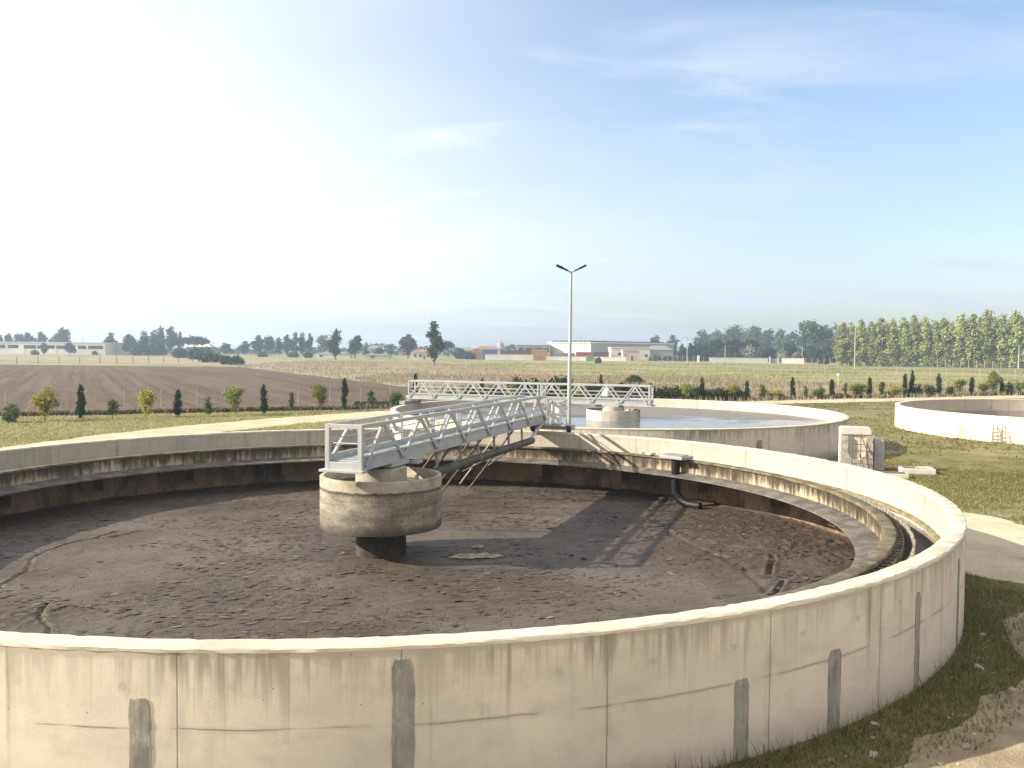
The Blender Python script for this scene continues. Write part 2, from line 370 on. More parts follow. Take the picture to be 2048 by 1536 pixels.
def leaf_mat(name, c_dark, c_light, trans=0.35, c_alt=None, scale=1.2, vein=0.0):
    m, N = new_mat(name); g = N.node('ShaderNodeNewGeometry'); rnd = g.outputs['Random Per Island']
    oi = N.node('ShaderNodeObjectInfo')
    cl = N.noise(N.coord('Object'), scale, 3, 0.6)
    k = N.math('ADD', N.math('MULTIPLY', rnd, 0.65), N.math('MULTIPLY', N.math('SUBTRACT', cl, 0.3), 0.7))
    c = N.mix(N.sstep(k, 0.1, 0.9), c_dark, c_light)
    if c_alt is not None: c = N.mix(N.math('MULTIPLY', N.sstep(rnd, 0.80, 0.95), 0.8), c, c_alt)
    hs = N.node('ShaderNodeHueSaturation'); N.put(hs.inputs['Color'], c)
    N.put(hs.inputs['Hue'], N.math('ADD', N.math('MULTIPLY', oi.outputs['Random'], 0.025), 0.4875)); N.put(hs.inputs['Value'], N.math('ADD', N.math('MULTIPLY', oi.outputs['Random'], 0.35), 0.82))
    c = hs.outputs[0]
    d = N.node('ShaderNodeBsdfDiffuse'); N.put(d.inputs[0], c); t = N.node('ShaderNodeBsdfTranslucent'); N.put(t.inputs[0], c)
    mx = N.node('ShaderNodeMixShader'); mx.inputs[0].default_value = trans; N.l.new(d.outputs[0], mx.inputs[1]); N.l.new(t.outputs[0], mx.inputs[2])
    o = N.node('ShaderNodeOutputMaterial'); N.l.new(mx.outputs[0], o.inputs[0]); return m

C1 = Vector((-3.3, 22.75, 0)); R1 = 13.27; R1I = 12.97
C2 = Vector((5.78, 51.2, 0)); R2 = 12.6
C3 = Vector((38.4, 57.8, 0)); R3 = 12.65
J1 = R_(181.07) * R1
M = {}
CB = (0.585, 0.52, 0.445)
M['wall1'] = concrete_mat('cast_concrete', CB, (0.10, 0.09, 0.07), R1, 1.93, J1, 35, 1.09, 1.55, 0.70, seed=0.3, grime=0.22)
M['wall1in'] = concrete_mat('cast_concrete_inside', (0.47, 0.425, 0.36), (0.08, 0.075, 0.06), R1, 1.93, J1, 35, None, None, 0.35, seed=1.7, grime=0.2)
M['cope'] = rough_mat('coping_concrete', (0.50, 0.45, 0.37), (0.60, 0.55, 0.46), 1.6, 30, 0.9, 0.35, 0.01, c2=(0.40, 0.36, 0.30))
def mortar_mat():
    m, N = new_mat('repair_mortar'); P = N.pos(); v = N.noise(N.mapping(P, (6, 6, 0.5)), 1.0, 4, 0.6, 0.1); b = N.noise(P, 3.5, 5, 0.6); f = N.noise(P, 28, 4, 0.7); tr = N.noise(N.mapping(P, (5, 5, 2.2), (0.3, 0.2, 0)), 1.6, 5, 0.7, 0.3)
    c = N.mix(N.sstep(N.math('ADD', N.math('MULTIPLY', v, 0.6), N.math('MULTIPLY', b, 0.4)), 0.38, 0.62), (0.17, 0.168, 0.15), (0.28, 0.272, 0.24))
    c = N.mix(N.math('MULTIPLY', N.sstep(tr, 0.52, 0.64), 0.5), c, (0.40, 0.37, 0.31)); c = N.mix(N.math('MULTIPLY', N.sstep(f, 0.5, 0.75), 0.4), c, (0.13, 0.125, 0.11))
    N.out(c, 0.9, 0, N.bump(N.math('ADD', tr, N.math('MULTIPLY', f, 0.4)), 0.5, 0.015), 0.2); return m
M['patch'] = mortar_mat()
M['wall2'] = concrete_mat('cast_concrete_far', (0.60, 0.535, 0.45), (0.07, 0.06, 0.05), R2, 1.76, 1.1, 34, None, 1.4, 0.8, seed=2.3)
M['wall3'] = concrete_mat('cast_concrete_clean', (0.56, 0.52, 0.45), (0.20, 0.19, 0.18), R3, 1.56, 0.4, 34, None, None, 0.35, seed=3.1, grime=0.2, lowstain=None)
M['wall3in'] = concrete_mat('cast_concrete_waterline', (0.54, 0.46, 0.37), (0.20, 0.19, 0.185), R3, 1.56, 0.4, 34, None, None, 0.35, seed=4.1, grime=0.0, lowstain=0.72)
M['launder'] = launder_mat('stained_trough', (0.42, 0.37, 0.27), (0.035, 0.030, 0.022), 0.50, 0.0, 5.0, (0.10, 0.072, 0.045))
M['lowwall'] = launder_mat('stained_low_wall', (0.26, 0.17, 0.095), (0.025, 0.019, 0.013), 0.5, 2.0, 1.2, (0.085, 0.057, 0.035))
M['ledge'] = rough_mat('sludgy_ledge', (0.10, 0.09, 0.078), (0.21, 0.19, 0.165), 2.6, 18, 0.85, 0.9, 0.04, c2=(0.09, 0.08, 0.07))
M['lip'] = rough_mat('weathered_lip', (0.09, 0.075, 0.052), (0.19, 0.16, 0.11), 3.0, 20, 0.85, 0.5, 0.02, c2=(0.06, 0.05, 0.035))
M['moss'] = rough_mat('mossy_concrete', (0.15, 0.135, 0.075), (0.26, 0.235, 0.14), 4.0, 22, 0.9, 0.6, 0.02, c2=(0.08, 0.075, 0.04))
M['tooth'] = rough_mat('limy_plate', (0.22, 0.20, 0.16), (0.42, 0.39, 0.33), 5.0, 30, 0.7, 0.3, 0.01, c2=(0.05, 0.045, 0.04))
M['darkfloor'] = rough_mat('dark_channel', (0.018, 0.016, 0.014), (0.035, 0.03, 0.026), 3.0, 20, 0.5, 0.3, 0.01)

def drum_mat():
    m, N = new_mat('drum_concrete'); P = N.pos(); uv = N.node('ShaderNodeUVMap').outputs[0]; u, v, _ = N.sep(uv)
    band = N.noise(N.mapping(uv, (0.35, 9, 1)), 1.0, 5, 0.6, 0.4); bl = N.noise(N.mapping(uv, (1.8, 2.6, 1)), 1.0, 6, 0.65); f = N.noise(P, 26, 5, 0.75); st = N.noise(N.mapping(uv, (9, 0.8, 1)), 1.0, 4, 0.6)
    k = N.math('ADD', N.math('ADD', N.math('MULTIPLY', band, 0.22), N.math('MULTIPLY', bl, 0.42)), N.math('MULTIPLY', f, 0.46))
    c = N.ramp(k, [(0.38, (0.075, 0.062, 0.048)), (0.52, (0.19, 0.165, 0.135)), (0.66, (0.40, 0.36, 0.29))])
    wv = N.math('ADD', v, N.math('MULTIPLY', N.math('SUBTRACT', st, 0.5), 0.10))
    c = N.mix(N.math('MULTIPLY', N.sstep(wv, 0.98, 0.72), 0.8), c, (0.055, 0.045, 0.035))
    clean = N.mix(N.sstep(bl, 0.4, 0.7), (0.42, 0.37, 0.29), (0.25, 0.215, 0.165))
    c = N.mix(N.sstep(wv, 1.725, 1.75), c, clean)
    edge = N.math('MULTIPLY', N.sstep(N.math('ABSOLUTE', N.math('SUBTRACT', wv, 1.70)), 0.06, 0.0), N.sstep(wv, 1.76, 1.73))
    c = N.mix(N.math('MULTIPLY', edge, 0.8), c, (0.05, 0.042, 0.032))
    N.out(c, 0.85, 0, N.bump(N.math('ADD', f, bl), 0.5, 0.012), 0.2); return m
M['drum'] = drum_mat()
M['column'] = rough_mat('column_concrete', (0.30, 0.27, 0.21), (0.44, 0.40, 0.33), 3.0, 26, 0.9, 0.4, 0.015, c2=(0.2, 0.17, 0.13))
M['columnlow'] = rough_mat('column_wet', (0.03, 0.025, 0.02), (0.075, 0.062, 0.05), 3.0, 26, 0.8, 0.4, 0.015)
M['drum2'] = rough_mat('drum_pale', (0.36, 0.34, 0.30), (0.50, 0.47, 0.42), 2.0, 20, 0.85, 0.3, 0.01)
M['galv'] = metal_mat('galvanised_steel', (0.40, 0.415, 0.42), 0.45, 0.2, 0.4)
M['galv_dark'] = metal_mat('dull_steel', (0.30, 0.30, 0.29), 0.55, 0.3, 0.5)
M['dirty_steel'] = rough_mat('slimed_steel', (0.055, 0.05, 0.042), (0.14, 0.125, 0.105), 3.0, 30, 0.6, 0.3, 0.01)
M['deck'] = metal_mat('deck_grating', (0.40, 0.42, 0.43), 0.6, 0.3, 0.4)
M['cab'] = metal_mat('cabinet_paint', (0.62, 0.63, 0.62), 0.5, 0.0, 0.15)
M['black'] = plain_mat('black_plastic', (0.025, 0.026, 0.028), 0.5)
M['rubber'] = plain_mat('rubber', (0.03, 0.03, 0.03), 0.8)
M['rust'] = rough_mat('rusty_steel', (0.12, 0.07, 0.045), (0.24, 0.15, 0.10), 8, 50, 0.8, 0.3, 0.004)
M['pipe'] = rough_mat('wet_black_pipe', (0.008, 0.007, 0.006), (0.02, 0.017, 0.014), 4, 30, 0.45, 0.3, 0.01)

# ------------------------------------------------------------------ tank 1: the big clarifier in front
def jitter_edge(amp, seed):
    r = np.random.default_rng(seed); cache = {}
    def f(k, rr, z):
        key = (k, round(rr, 3), round(z, 3))
        if key not in cache: cache[key] = (r.normal() * amp, r.normal() * amp * 0.6)
        return cache[key]
    return f

tank1 = empty('settling_tank', C1)
tag(tank1, 'nearest big round concrete settling tank holding brown sludge, with grey repair strips', 'tank')
NS = 256
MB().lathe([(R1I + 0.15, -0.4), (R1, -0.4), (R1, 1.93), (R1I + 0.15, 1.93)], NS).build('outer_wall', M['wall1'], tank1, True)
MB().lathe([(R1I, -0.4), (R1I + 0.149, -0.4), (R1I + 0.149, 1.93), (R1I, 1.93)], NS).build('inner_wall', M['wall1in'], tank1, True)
MB().lathe([(R1I - 0.003, 1.932), (R1 + 0.006, 1.929), (R1 + 0.008, 1.966), (R1 - 0.012, 1.985), (R1I + 0.012, 1.986), (R1I - 0.004, 1.966)], 720, jit=jitter_edge(0.0055, 3)).build('coping', M['cope'], tank1, True)
MB().lathe([(R1I - 0.004, 0.925), (R1I - 0.004, -0.35), (R1I - 0.03, -0.35), (R1I - 0.03, 0.925)], NS).build('lower_wall', M['lowwall'], tank1, True)
ln = MB().lathe([(12.955, 0.93), (11.30, 0.93), (11.27, 0.95), (11.27, 0.99), (11.845, 1.07), (12.955, 1.0)], NS, jit=lambda k, r, z: (0, 0)).build('ledge', M['ledge'], tank1, True)
lau = MB().lathe([(11.84, 0.95), (12.0, 0.95), (12.0, 1.45), (11.84, 1.45)], NS).build('trough_wall', M['launder'], tank1, True)
MB().lathe([(11.78, 1.452), (12.05, 1.452), (12.05, 1.50), (12.03, 1.515), (11.80, 1.515), (11.78, 1.50)], NS, jit=jitter_edge(0.006, 5)).build('lip', M['lip'], lau, True)
MB().lathe([(12.165, 0.95), (12.195, 0.95), (12.195, 1.41), (12.165, 1.41)], NS).build('baffle_plate', M['lip'], tank1, True)
for k in range(56):                                                   # only where the gap can be looked into, at the right
    a = R_(55 + 1.35 * k); d = Vector((math.sin(a), math.cos(a), 0))
    MB().bar(d * 11.99 + Vector((0, 0, 1.38)), d * 12.17 + Vector((0, 0, 1.38)), 0.03, 0.035).build('cross_strut', M['tooth'], tank1)
MB().lathe([(12.36, 0.95), (12.385, 0.95), (12.385, 1.30), (12.36, 1.30)], NS).build('weir_plate', M['tooth'], tank1, True)
tb = MB(); nt = 780
for k in range(nt):
    a = 2 * math.pi * k / nt; rot = Matrix.Rotation(-a, 3, 'Z'); d = Vector((math.sin(a), math.cos(a), 0))
    hgt = 0.115 + 0.03 * random.random()
    tb.box(d * (12.372 + random.uniform(-.012, .012)) + Vector((0, 0, 1.29 + hgt / 2)), (0.052, 0.035, hgt), rot)
tb.build('weir_teeth', M['tooth'], tank1)['kind'] = 'stuff'
MB().lathe([(12.40, 1.004), (12.94, 1.004), (12.94, 1.03), (12.40, 1.03)], NS).build('channel_bed', M['darkfloor'], tank1, True)
MB().lathe([(12.84, 1.24), (R1I - 0.002, 1.24), (R1I - 0.002, 1.31), (12.86, 1.30)], 400, jit=jitter_edge(0.008, 9)).build('mossy_ledge', M['moss'], tank1, True)
for k in range(24):
    a = 2 * math.pi * (k + 0.35) / 24; d = Vector((math.sin(a), math.cos(a), 0))
    b = MB().box(d * 12.66 + Vector((0, 0, 0.64)), (0.42, 0.54, 0.575), Matrix.Rotation(-a, 3, 'Z')); b.build('bracket', M['lowwall'], tank1)

def patch(a_deg0, a_deg1, z0, z1, seed, parent=tank1, R=R1):
    """strip of repair mortar: a thin shell on the wall with a wavering outline"""
    r = random.Random(seed); rows = max(6, int((z1 - z0) / 0.09)); m_ = 7; mb = MB(); a0, a1 = R_(min(a_deg0, a_deg1)), R_(max(a_deg0, a_deg1)); wd = a1 - a0
    l = [a0 + r.uniform(-.07, .07) * wd for _ in range(rows + 1)]; rr = [a1 + r.uniform(-.07, .07) * wd for _ in range(rows + 1)]
    for lst in (l, rr):
        for k in range(1, rows): lst[k] = (lst[k - 1] + lst[k] * 2 + lst[min(k + 1, rows)]) / 4
    l[rows] += wd * 0.16; rr[rows] -= wd * 0.10
    for lay, off in ((0, 0.007), (1, -0.03)):
        for k in range(rows + 1):
            for j in range(m_ + 1):
                a = l[k] + (rr[k] - l[k]) * j / m_; z = z0 + (z1 - z0) * k / rows + (r.uniform(-.012, .012) if k == rows and lay == 0 else 0)
                q = R + off + (r.uniform(-.002, .004) if lay == 0 else 0)
                mb.v.append((q * math.sin(a), q * math.cos(a), z))
    n1 = (rows + 1) * (m_ + 1); I = lambda lay, k, j: lay * n1 + k * (m_ + 1) + j
    for k in range(rows):
        for j in range(m_):
            mb.f.append((I(0, k, j), I(0, k, j + 1), I(0, k + 1, j + 1), I(0, k + 1, j)))
        for j in (0, m_): mb.f.append((I(0, k, j), I(0, k + 1, j), I(1, k + 1, j), I(1, k, j)))
    for j in range(m_): mb.f.append((I(0, rows, j), I(0, rows, j + 1), I(1, rows, j + 1), I(1, rows, j)))
    return mb.build('repair_strip', M['patch'], parent, True)
for i, (a0, a1, z1) in enumerate(((182.33, 183.37, 1.42), (170.18, 171.22, 1.815), (151.75, 152.72, 1.13), (144.2, 145.32, 1.21), (134.2, 134.97, 1.58), (123.6, 124.4, 1.66), (197.2, 198.2, 1.4))):
    patch(a0, a1, 0.0, z1, 20 + i)
# centre: column, ring shaped feed drum
MB().lathe([(0.0, -0.3), (0.635, -0.3), (0.635, 0.7), (0.0, 0.7)], 48).build('column_foot', M['columnlow'], tank1, True)
MB().lathe([(0.0, 0.701), (0.645, 0.701), (0.645, 2.17), (0.60, 2.2), (0.0, 2.2)], 48).build('column', M['column'], tank1, True)
MB().lathe([(0.66, 0.72), (1.52, 0.70), (1.53, 0.74), (1.53, 1.985), (1.51, 2.0), (1.43, 2.0), (1.42, 1.98), (1.42, 0.85), (0.66, 0.85)], 96).build('feed_drum', M['drum'], tank1, True)
MB().lathe([(0.66, 1.66), (1.41, 1.66), (1.41, 1.64), (0.66, 1.64)], 64).build('scum_in_drum', M['ledge'], tank1, True)
for (a, r0) in ((-0.5, 1.05), (0.35, 1.15)):
    mb = MB(); rg = random.Random(int(a * 10) + 40)
    for k in range(26): mb.box((r0 * math.sin(a + 1.6) + rg.uniform(-.22, .22), r0 * math.cos(a + 1.6) + rg.uniform(-.16, .16), 1.68 + rg.uniform(0, .08)), (rg.uniform(.08, .2), rg.uniform(.06, .14), 0.06), Matrix.Rotation(rg.uniform(0, 3), 3, 'Z'))
    mb.build('foam_lump', M['cope'], tank1)

# sludge: a real crusted surface
def sludge():
    n = 480; L = 12.99; g = np.linspace(-L, L, n + 1); X, Y = np.meshgrid(g, g, indexing='ij'); x = X.ravel(); y = Y.ravel(); wx = x + C1.x; wy = y + C1.y
    ca, sa = math.cos(0.3), math.sin(0.3); p = wx * ca + wy * sa; q = -wx * sa + wy * ca
    h = 0.016 * (fbm(p * 0.5, q * 0.9, 4, 1) - 0.5)
    fl = fbm(p * 1.8, q * 5.0, 4, 11); h += 0.010 * np.clip(np.abs(fl - 0.5) * 6, 0, 1)
    pl_ = fbm(p * 1.1 + 5, q * 2.6, 3, 15); st_ = np.floor(pl_ * 14) / 14; h += 0.055 * (st_ - pl_.mean()) * (fbm(p * 0.4, q * 0.4, 2, 17) > 0.42)
    h += 0.014 * (fbm(p * 4.5, q * 7.0, 3, 19) - 0.5) * np.clip(fbm(p * 0.35 + 3, q * 0.5, 3, 18) * 2.4 - 0.7, 0.15, 1)
    # rough churned zones
    c1 = at(1560, 1075); c2 = at(1130, 985); c3 = at(520, 1180); c4 = at(60, 1230); c5 = at(450, 985)
    rm = 0
    for c, sx, sy, w in ((c1, 3.6, 3.2, 1.0), (c2, 4.5, 1.8, 0.9), (c3, 1.8, 1.6, 0.5), (c4, 1.0, 1.2, 0.9), (c5, 4.5, 0.9, 0.55)):
        rm = rm + w * np.exp(-(((wx - c.x) / sx) ** 2 + ((wy - c.y) / sy) ** 2))
    rm = np.clip(rm * 1.6 * fbm(wx * 0.5 + 7, wy * 0.5, 3, 21), 0, 1)
    h += rm * 0.15 * (np.abs(fbm(wx * 3.4, wy * 3.8, 4, 31) - 0.5) * 2 - 0.25)
    def groove(pts, w, d, wob=0.12):
        nonlocal h
        pw = [at(*k) for k in pts]; best = np.full(len(x), 1e9); jx = wx + wob * (fbm(wx * 1.7, wy * 1.7, 3, 51) - 0.5) * 2; jy = wy + wob * (fbm(wx * 1.7 + 9, wy * 1.7, 3, 52) - 0.5) * 2
        for a, b in zip(pw[:-1], pw[1:]):
            vx, vy = b.x - a.x, b.y - a.y; t = np.clip(((jx - a.x) * vx + (jy - a.y) * vy) / (vx * vx + vy * vy), 0, 1)
            best = np.minimum(best, np.hypot(jx - a.x - t * vx, jy - a.y - t * vy))
        h -= d * np.exp(-(best / w) ** 2); h += 0.35 * d * np.exp(-((best - 2.0 * w) / w) ** 2)
    groove([(98, 1272), (88, 1240), (76, 1215), (84, 1205)], 0.045, 0.07, 0.22)
    groove([(-10, 1178), (30, 1150), (66, 1118), (72, 1108), (120, 1090), (250, 1060)], 0.04, 0.06, 0.2)
    groove([(222, 1072), (290, 1058)], 0.05, 0.05); groove([(380, 1020), (600, 1008), (660, 1006)], 0.06, 0.05)
    groove([(1330, 1062), (1480, 1128), (1545, 1190)], 0.11, 0.03); groove([(1470, 1137), (1515, 1133)], 0.09, 0.035); groove([(1440, 1195), (1530, 1180), (1590, 1140)], 0.09, 0.035)
    groove([(1540, 1145), (1545, 1105)], 0.05, 0.10, 0.05); groove([(1545, 1190), (1568, 1160)], 0.05, 0.12, 0.05); groove([(1205, 1070), (1290, 1075), (1370, 1064)], 0.08, 0.05)
    for k in range(5): groove([(905, 1003 + 16 * k), (1050, 1001 + 16 * k), (1180 - 8 * k, 1003 + 16 * k)], 0.045, 0.022, 0.05)
    h += 0.10 * np.exp(-((12.99 - np.hypot(x, y)) / 0.14) ** 2) * fbm(wx * 2, wy * 2, 3, 61)
    z = np.where(np.hypot(x, y) > 12.99, 0.0, h)
    keep = np.hypot(x, y) < 12.985
    idx = np.arange((n + 1) ** 2).reshape(n + 1, n + 1)
    f = np.stack([idx[:-1, :-1], idx[1:, :-1], idx[1:, 1:], idx[:-1, 1:]], -1).reshape(-1, 4); f = f[keep[f].all(1)]
    used = np.unique(f); mp = np.full((n + 1) ** 2, -1); mp[used] = np.arange(len(used)); f = mp[f]
    co = np.stack([x, y, z], 1)[used]
    me = bpy.data.meshes.new('sludge'); me.from_pydata(co.tolist(), [], f.tolist()); me.polygons.foreach_set('use_smooth', [True] * len(f))
    at_ = me.attributes.new('churn', 'FLOAT', 'POINT'); at_.data.foreach_set('value', rm[used].astype(np.float32))
    m, N = new_mat('sludge_crust'); P = N.pos(); ar = N.node('ShaderNodeAttribute', attribute_name='churn').outputs['Fac']
    Pr = N.mapping(P, (1, 1, 1), (0, 0, R_(-17)))
    big = N.noise(P, 0.28, 4, 0.55); mid = N.noise(N.mapping(Pr, (0.8, 2.2, 1)), 1.5, 6, 0.65); fine = N.noise(P, 24, 5, 0.75)
    vd = N.voronoi(N.vmath('ADD', N.mapping(Pr, (1.6, 4.2, 1)), N.vmath('SCALE', N.noise(P, 2.2, 3, color=True), (0, 0, 0))), 1.25, 'DISTANCE_TO_EDGE')['Distance']
    vn = N.node('ShaderNodeTexVoronoi'); N.put(vn.inputs['Vector'], N.mapping(Pr, (1.6, 4.2, 1))); vn.inputs['Scale'].default_value = 1.25
    c = N.mix(N.sstep(big, 0.36, 0.66), (0.058, 0.040, 0.025), (0.112, 0.090, 0.072))
    c = N.mix(N.math('MULTIPLY', N.sstep(mid, 0.42, 0.75), 0.50), c, (0.108, 0.084, 0.066))
    c = N.mix(N.math('MULTIPLY', N.sstep(N.sep(vn.outputs['Color'])[0], 0.55, 1.0), 0.35), c, (0.122, 0.099, 0.081))
    c = N.mix(N.math('MULTIPLY', N.sstep(vd, 0.05, 0.0), 0.45), c, (0.036, 0.027, 0.021))
    c = N.mix(N.math('MULTIPLY', N.sstep(fine, 0.52, 0.8), 0.35), c, (0.15, 0.125, 0.10))
    c = N.mix(N.math('MULTIPLY', ar, 0.6), c, (0.044, 0.031, 0.022))
    sp = N.sstep(N.voronoi(P, 3.1)['Distance'], 0.085, 0.05)
    sp = N.math('MULTIPLY', sp, N.sstep(N.noise(P, 0.7, 3), 0.52, 0.64)); c = N.mix(N.math('MULTIPLY', sp, 0.6), c, (0.36, 0.31, 0.25))
    hb = N.math('ADD', N.math('ADD', N.math('MULTIPLY', mid, 0.9), N.math('MULTIPLY', fine, N.math('ADD', N.math('MULTIPLY', ar, 0.5), 0.22))), N.math('MULTIPLY', N.sstep(vd, 0.0, 0.07), 0.30))
    r = N.math('SUBTRACT', 0.62, N.math('MULTIPLY', N.sstep(mid, 0.6, 0.35), 0.16))
    N.out(c, r, 0, N.bump(hb, 1.0, 0.035), 0.35)
    me.materials.append(m); o = bpy.data.objects.new('sludge', me); o.location = (C1.x, C1.y, -0.04); link(o)
    tag(o, 'crusted brown sludge filling the nearest round tank', 'sludge', kind='structure')
sludge()
# loose crust plates and clods lying on the sludge
def crust():
    n = 19000; a = RNG.uniform(0, 2 * math.pi, n); r = 12.9 * np.sqrt(RNG.random(n)); x = r * np.sin(a); y = r * np.cos(a); wx = x + C1.x; wy = y + C1.y
    k = (fbm(wx * 0.45, wy * 0.6, 3, 201) > RNG.uniform(0.36, 0.62, n)) & (r > 0.8); x, y = x[k], y[k]; n = len(x)
    L = RNG.uniform(0.03, 0.12, n) * RNG.uniform(0.45, 1.2, n); B = L * RNG.uniform(0.25, 0.6, n); th_ = R_(17) + RNG.normal(0, 0.5, n); q = np.zeros((n, 6, 3)); tilt = RNG.normal(0, 0.10, n); tz = RNG.normal(0, 0.06, n)
    for j in range(6):
        f = RNG.uniform(0.7, 1.15, n); u = L * math.cos(j * math.pi / 3) * f; v = B * math.sin(j * math.pi / 3) * f
        q[:, j] = np.stack([x + u * np.cos(th_) - v * np.sin(th_), y + u * np.sin(th_) + v * np.cos(th_), 0.020 + v * tilt + u * tz + RNG.uniform(0, 0.004, n)], 1)
    m, N = new_mat('crust_plates'); rnd = N.node('ShaderNodeNewGeometry').outputs['Random Per Island']
    N.out(N.ramp(rnd, [(0.0, (0.055, 0.041, 0.031)), (0.6, (0.080, 0.062, 0.051)), (0.93, (0.115, 0.093, 0.076)), (1.0, (0.22, 0.19, 0.155))]), 0.6, 0, N.bump(N.noise(N.pos(), 30, 3), 0.4, 0.01), 0.35)
    o = bpy.data.objects.new('sludge_crust', faces_mesh('sludge_crust', q, m)); o.location = (C1.x, C1.y, -0.04); link(o); tag(o, 'loose plates of dried crust lying on the brown sludge', None, None, 'stuff')
    rg_ = np.random.default_rng(9); c1 = at(1560, 1075); c2 = at(1150, 985); vs = []; fs = []
    for c, sx, sy, cnt_ in ((c1, 3.0, 2.8, 800), (c2, 4.2, 1.5, 300)):
        for k in range(cnt_):
            px_, py_ = c.x + rg_.normal() * sx, c.y + rg_.normal() * sy
            if math.hypot(px_ - C1.x, py_ - C1.y) > 12.8 or math.hypot(px_ - C1.x, py_ - C1.y) < 1.2: continue
            s = 0.018 + rg_.exponential(0.022); i = len(vs); ph = rg_.uniform(0, 6.28)
            for j in range(6): vs.append((px_ + s * rg_.uniform(.7, 1.3) * math.cos(ph + j * 1.047), py_ + s * rg_.uniform(.6, 1.1) * math.sin(ph + j * 1.047), -0.06))
            for j in range(3): vs.append((px_ + s * 0.5 * math.cos(ph + j * 2.1), py_ + s * 0.5 * math.sin(ph + j * 2.1), -0.04 + s * rg_.uniform(.15, .5)))
            fs += [(i, i + 1, i + 6), (i + 1, i + 2, i + 7, i + 6), (i + 2, i + 3, i + 7), (i + 3, i + 4, i + 8, i + 7), (i + 4, i + 5, i + 8), (i + 5, i, i + 6, i + 8), (i + 6, i + 7, i + 8)]
    me = bpy.data.meshes.new('sludge_clods'); me.from_pydata(vs, [], fs); me.materials.append(rough_mat('clod', (0.038, 0.027, 0.02), (0.072, 0.053, 0.041), 12, 40, 0.7, 0.6, 0.02)); o = bpy.data.objects.new('sludge_clods', me); link(o); tag(o, 'dark clods of churned sludge in the right half of the near tank', None, None, 'stuff')
crust()
# pale scum island near the drum's shadow
def scum(px, py, rx, ry, seed):
    r = random.Random(seed); c = at(px, py); b = MB(); n = 40; rings = 6
    rad = [1 + 0.35 * math.sin(2 * t * 2 * math.pi / n + seed) + r.uniform(-.22, .22) for t in range(n)]
    b.v.append((0, 0, 0.07))
    for j in range(1, rings + 1):
        for t in range(n):
            a = 2 * math.pi * t / n; q = j / rings * rad[t]
            b.v.append((rx * q * math.cos(a), ry * q * math.sin(a), 0.01 + 0.06 * (1 - j / rings) + (r.uniform(-.012, .012) if j < rings else -0.02)))
    for t in range(n): b.f.append((0, 1 + t, 1 + (t + 1) % n))
    for j in range(rings - 1):
        for t in range(n):
            a = 1 + j * n + t; q = 1 + j * n + (t + 1) % n; b.f.append((a, a + n, q + n, q))
    o = b.build('scum_island', M['scum'], None, True); o.location = (c.x, c.y, 0); return o
M['scum'] = rough_mat('pale_scum', (0.20, 0.17, 0.13), (0.42, 0.37, 0.29), 5, 30, 0.8, 0.8, 0.02, c2=(0.12, 0.10, 0.08))
tag(scum(952, 1112, 0.48, 0.30, 1), 'pale flat scum island floating right of the drum column, in its shadow', 'scum', 'pale scum islands')
tag(scum(955, 1093, 0.20, 0.10, 5), 'small pale scum fleck just behind the larger scum island', 'scum', 'pale scum islands')

# drain box and bent pipe on the trough lip
bx = at(1346, 917, 1.56); dv = (bx - C1); dv.z = 0; th = math.atan2(dv.x, dv.y); u_ = dv.normalized()
dr = empty('scum_drain', (C1.x + u_.x * 11.62, C1.y + u_.y * 11.62, 0), -th)
tag(dr, 'dark bent drain pipe under a flat grey box at the back of the near tank', 'drain')
MB().box((0, 0.0, 1.60), (0.95, 0.62, 0.10)).build('inlet_box', M['galv_dark'], dr, bevel=0.01)
MB().box((-0.05, -0.02, 1.665), (0.80, 0.46, 0.025), Matrix.Rotation(0.08, 3, 'X')).build('cover_plate', M['galv_dark'], dr)
pp = [(0.02, -0.05, 1.54), (0.02, -0.05, 1.2), (0.02, -0.06, 0.8), (0.04, -0.08, 0.48)] + [(0.04 + 0.55 * (1 - math.cos(t)), -0.08 + 0.10 * math.sin(t), 0.48 - 0.42 * math.sin(t)) for t in (0.3, 0.6, 0.9, 1.2, 1.5)] + [(0.95, 0.10, 0.05)]
MB().tube(pp, 0.14, 14).build('pipe', M['pipe'], dr, True)
lump = MB(); rg = random.Random(3)
for k in range(40): lump.box((rg.uniform(-1.6, -0.1), 0.25 + rg.uniform(-.2, .2), 1.54 + rg.uniform(0, .07)), (rg.uniform(.06, .2), rg.uniform(.05, .14), .05), Matrix.Rotation(rg.uniform(0, 3), 3, 'Z'))
lump.build('dried_scum', M['cope'], dr)

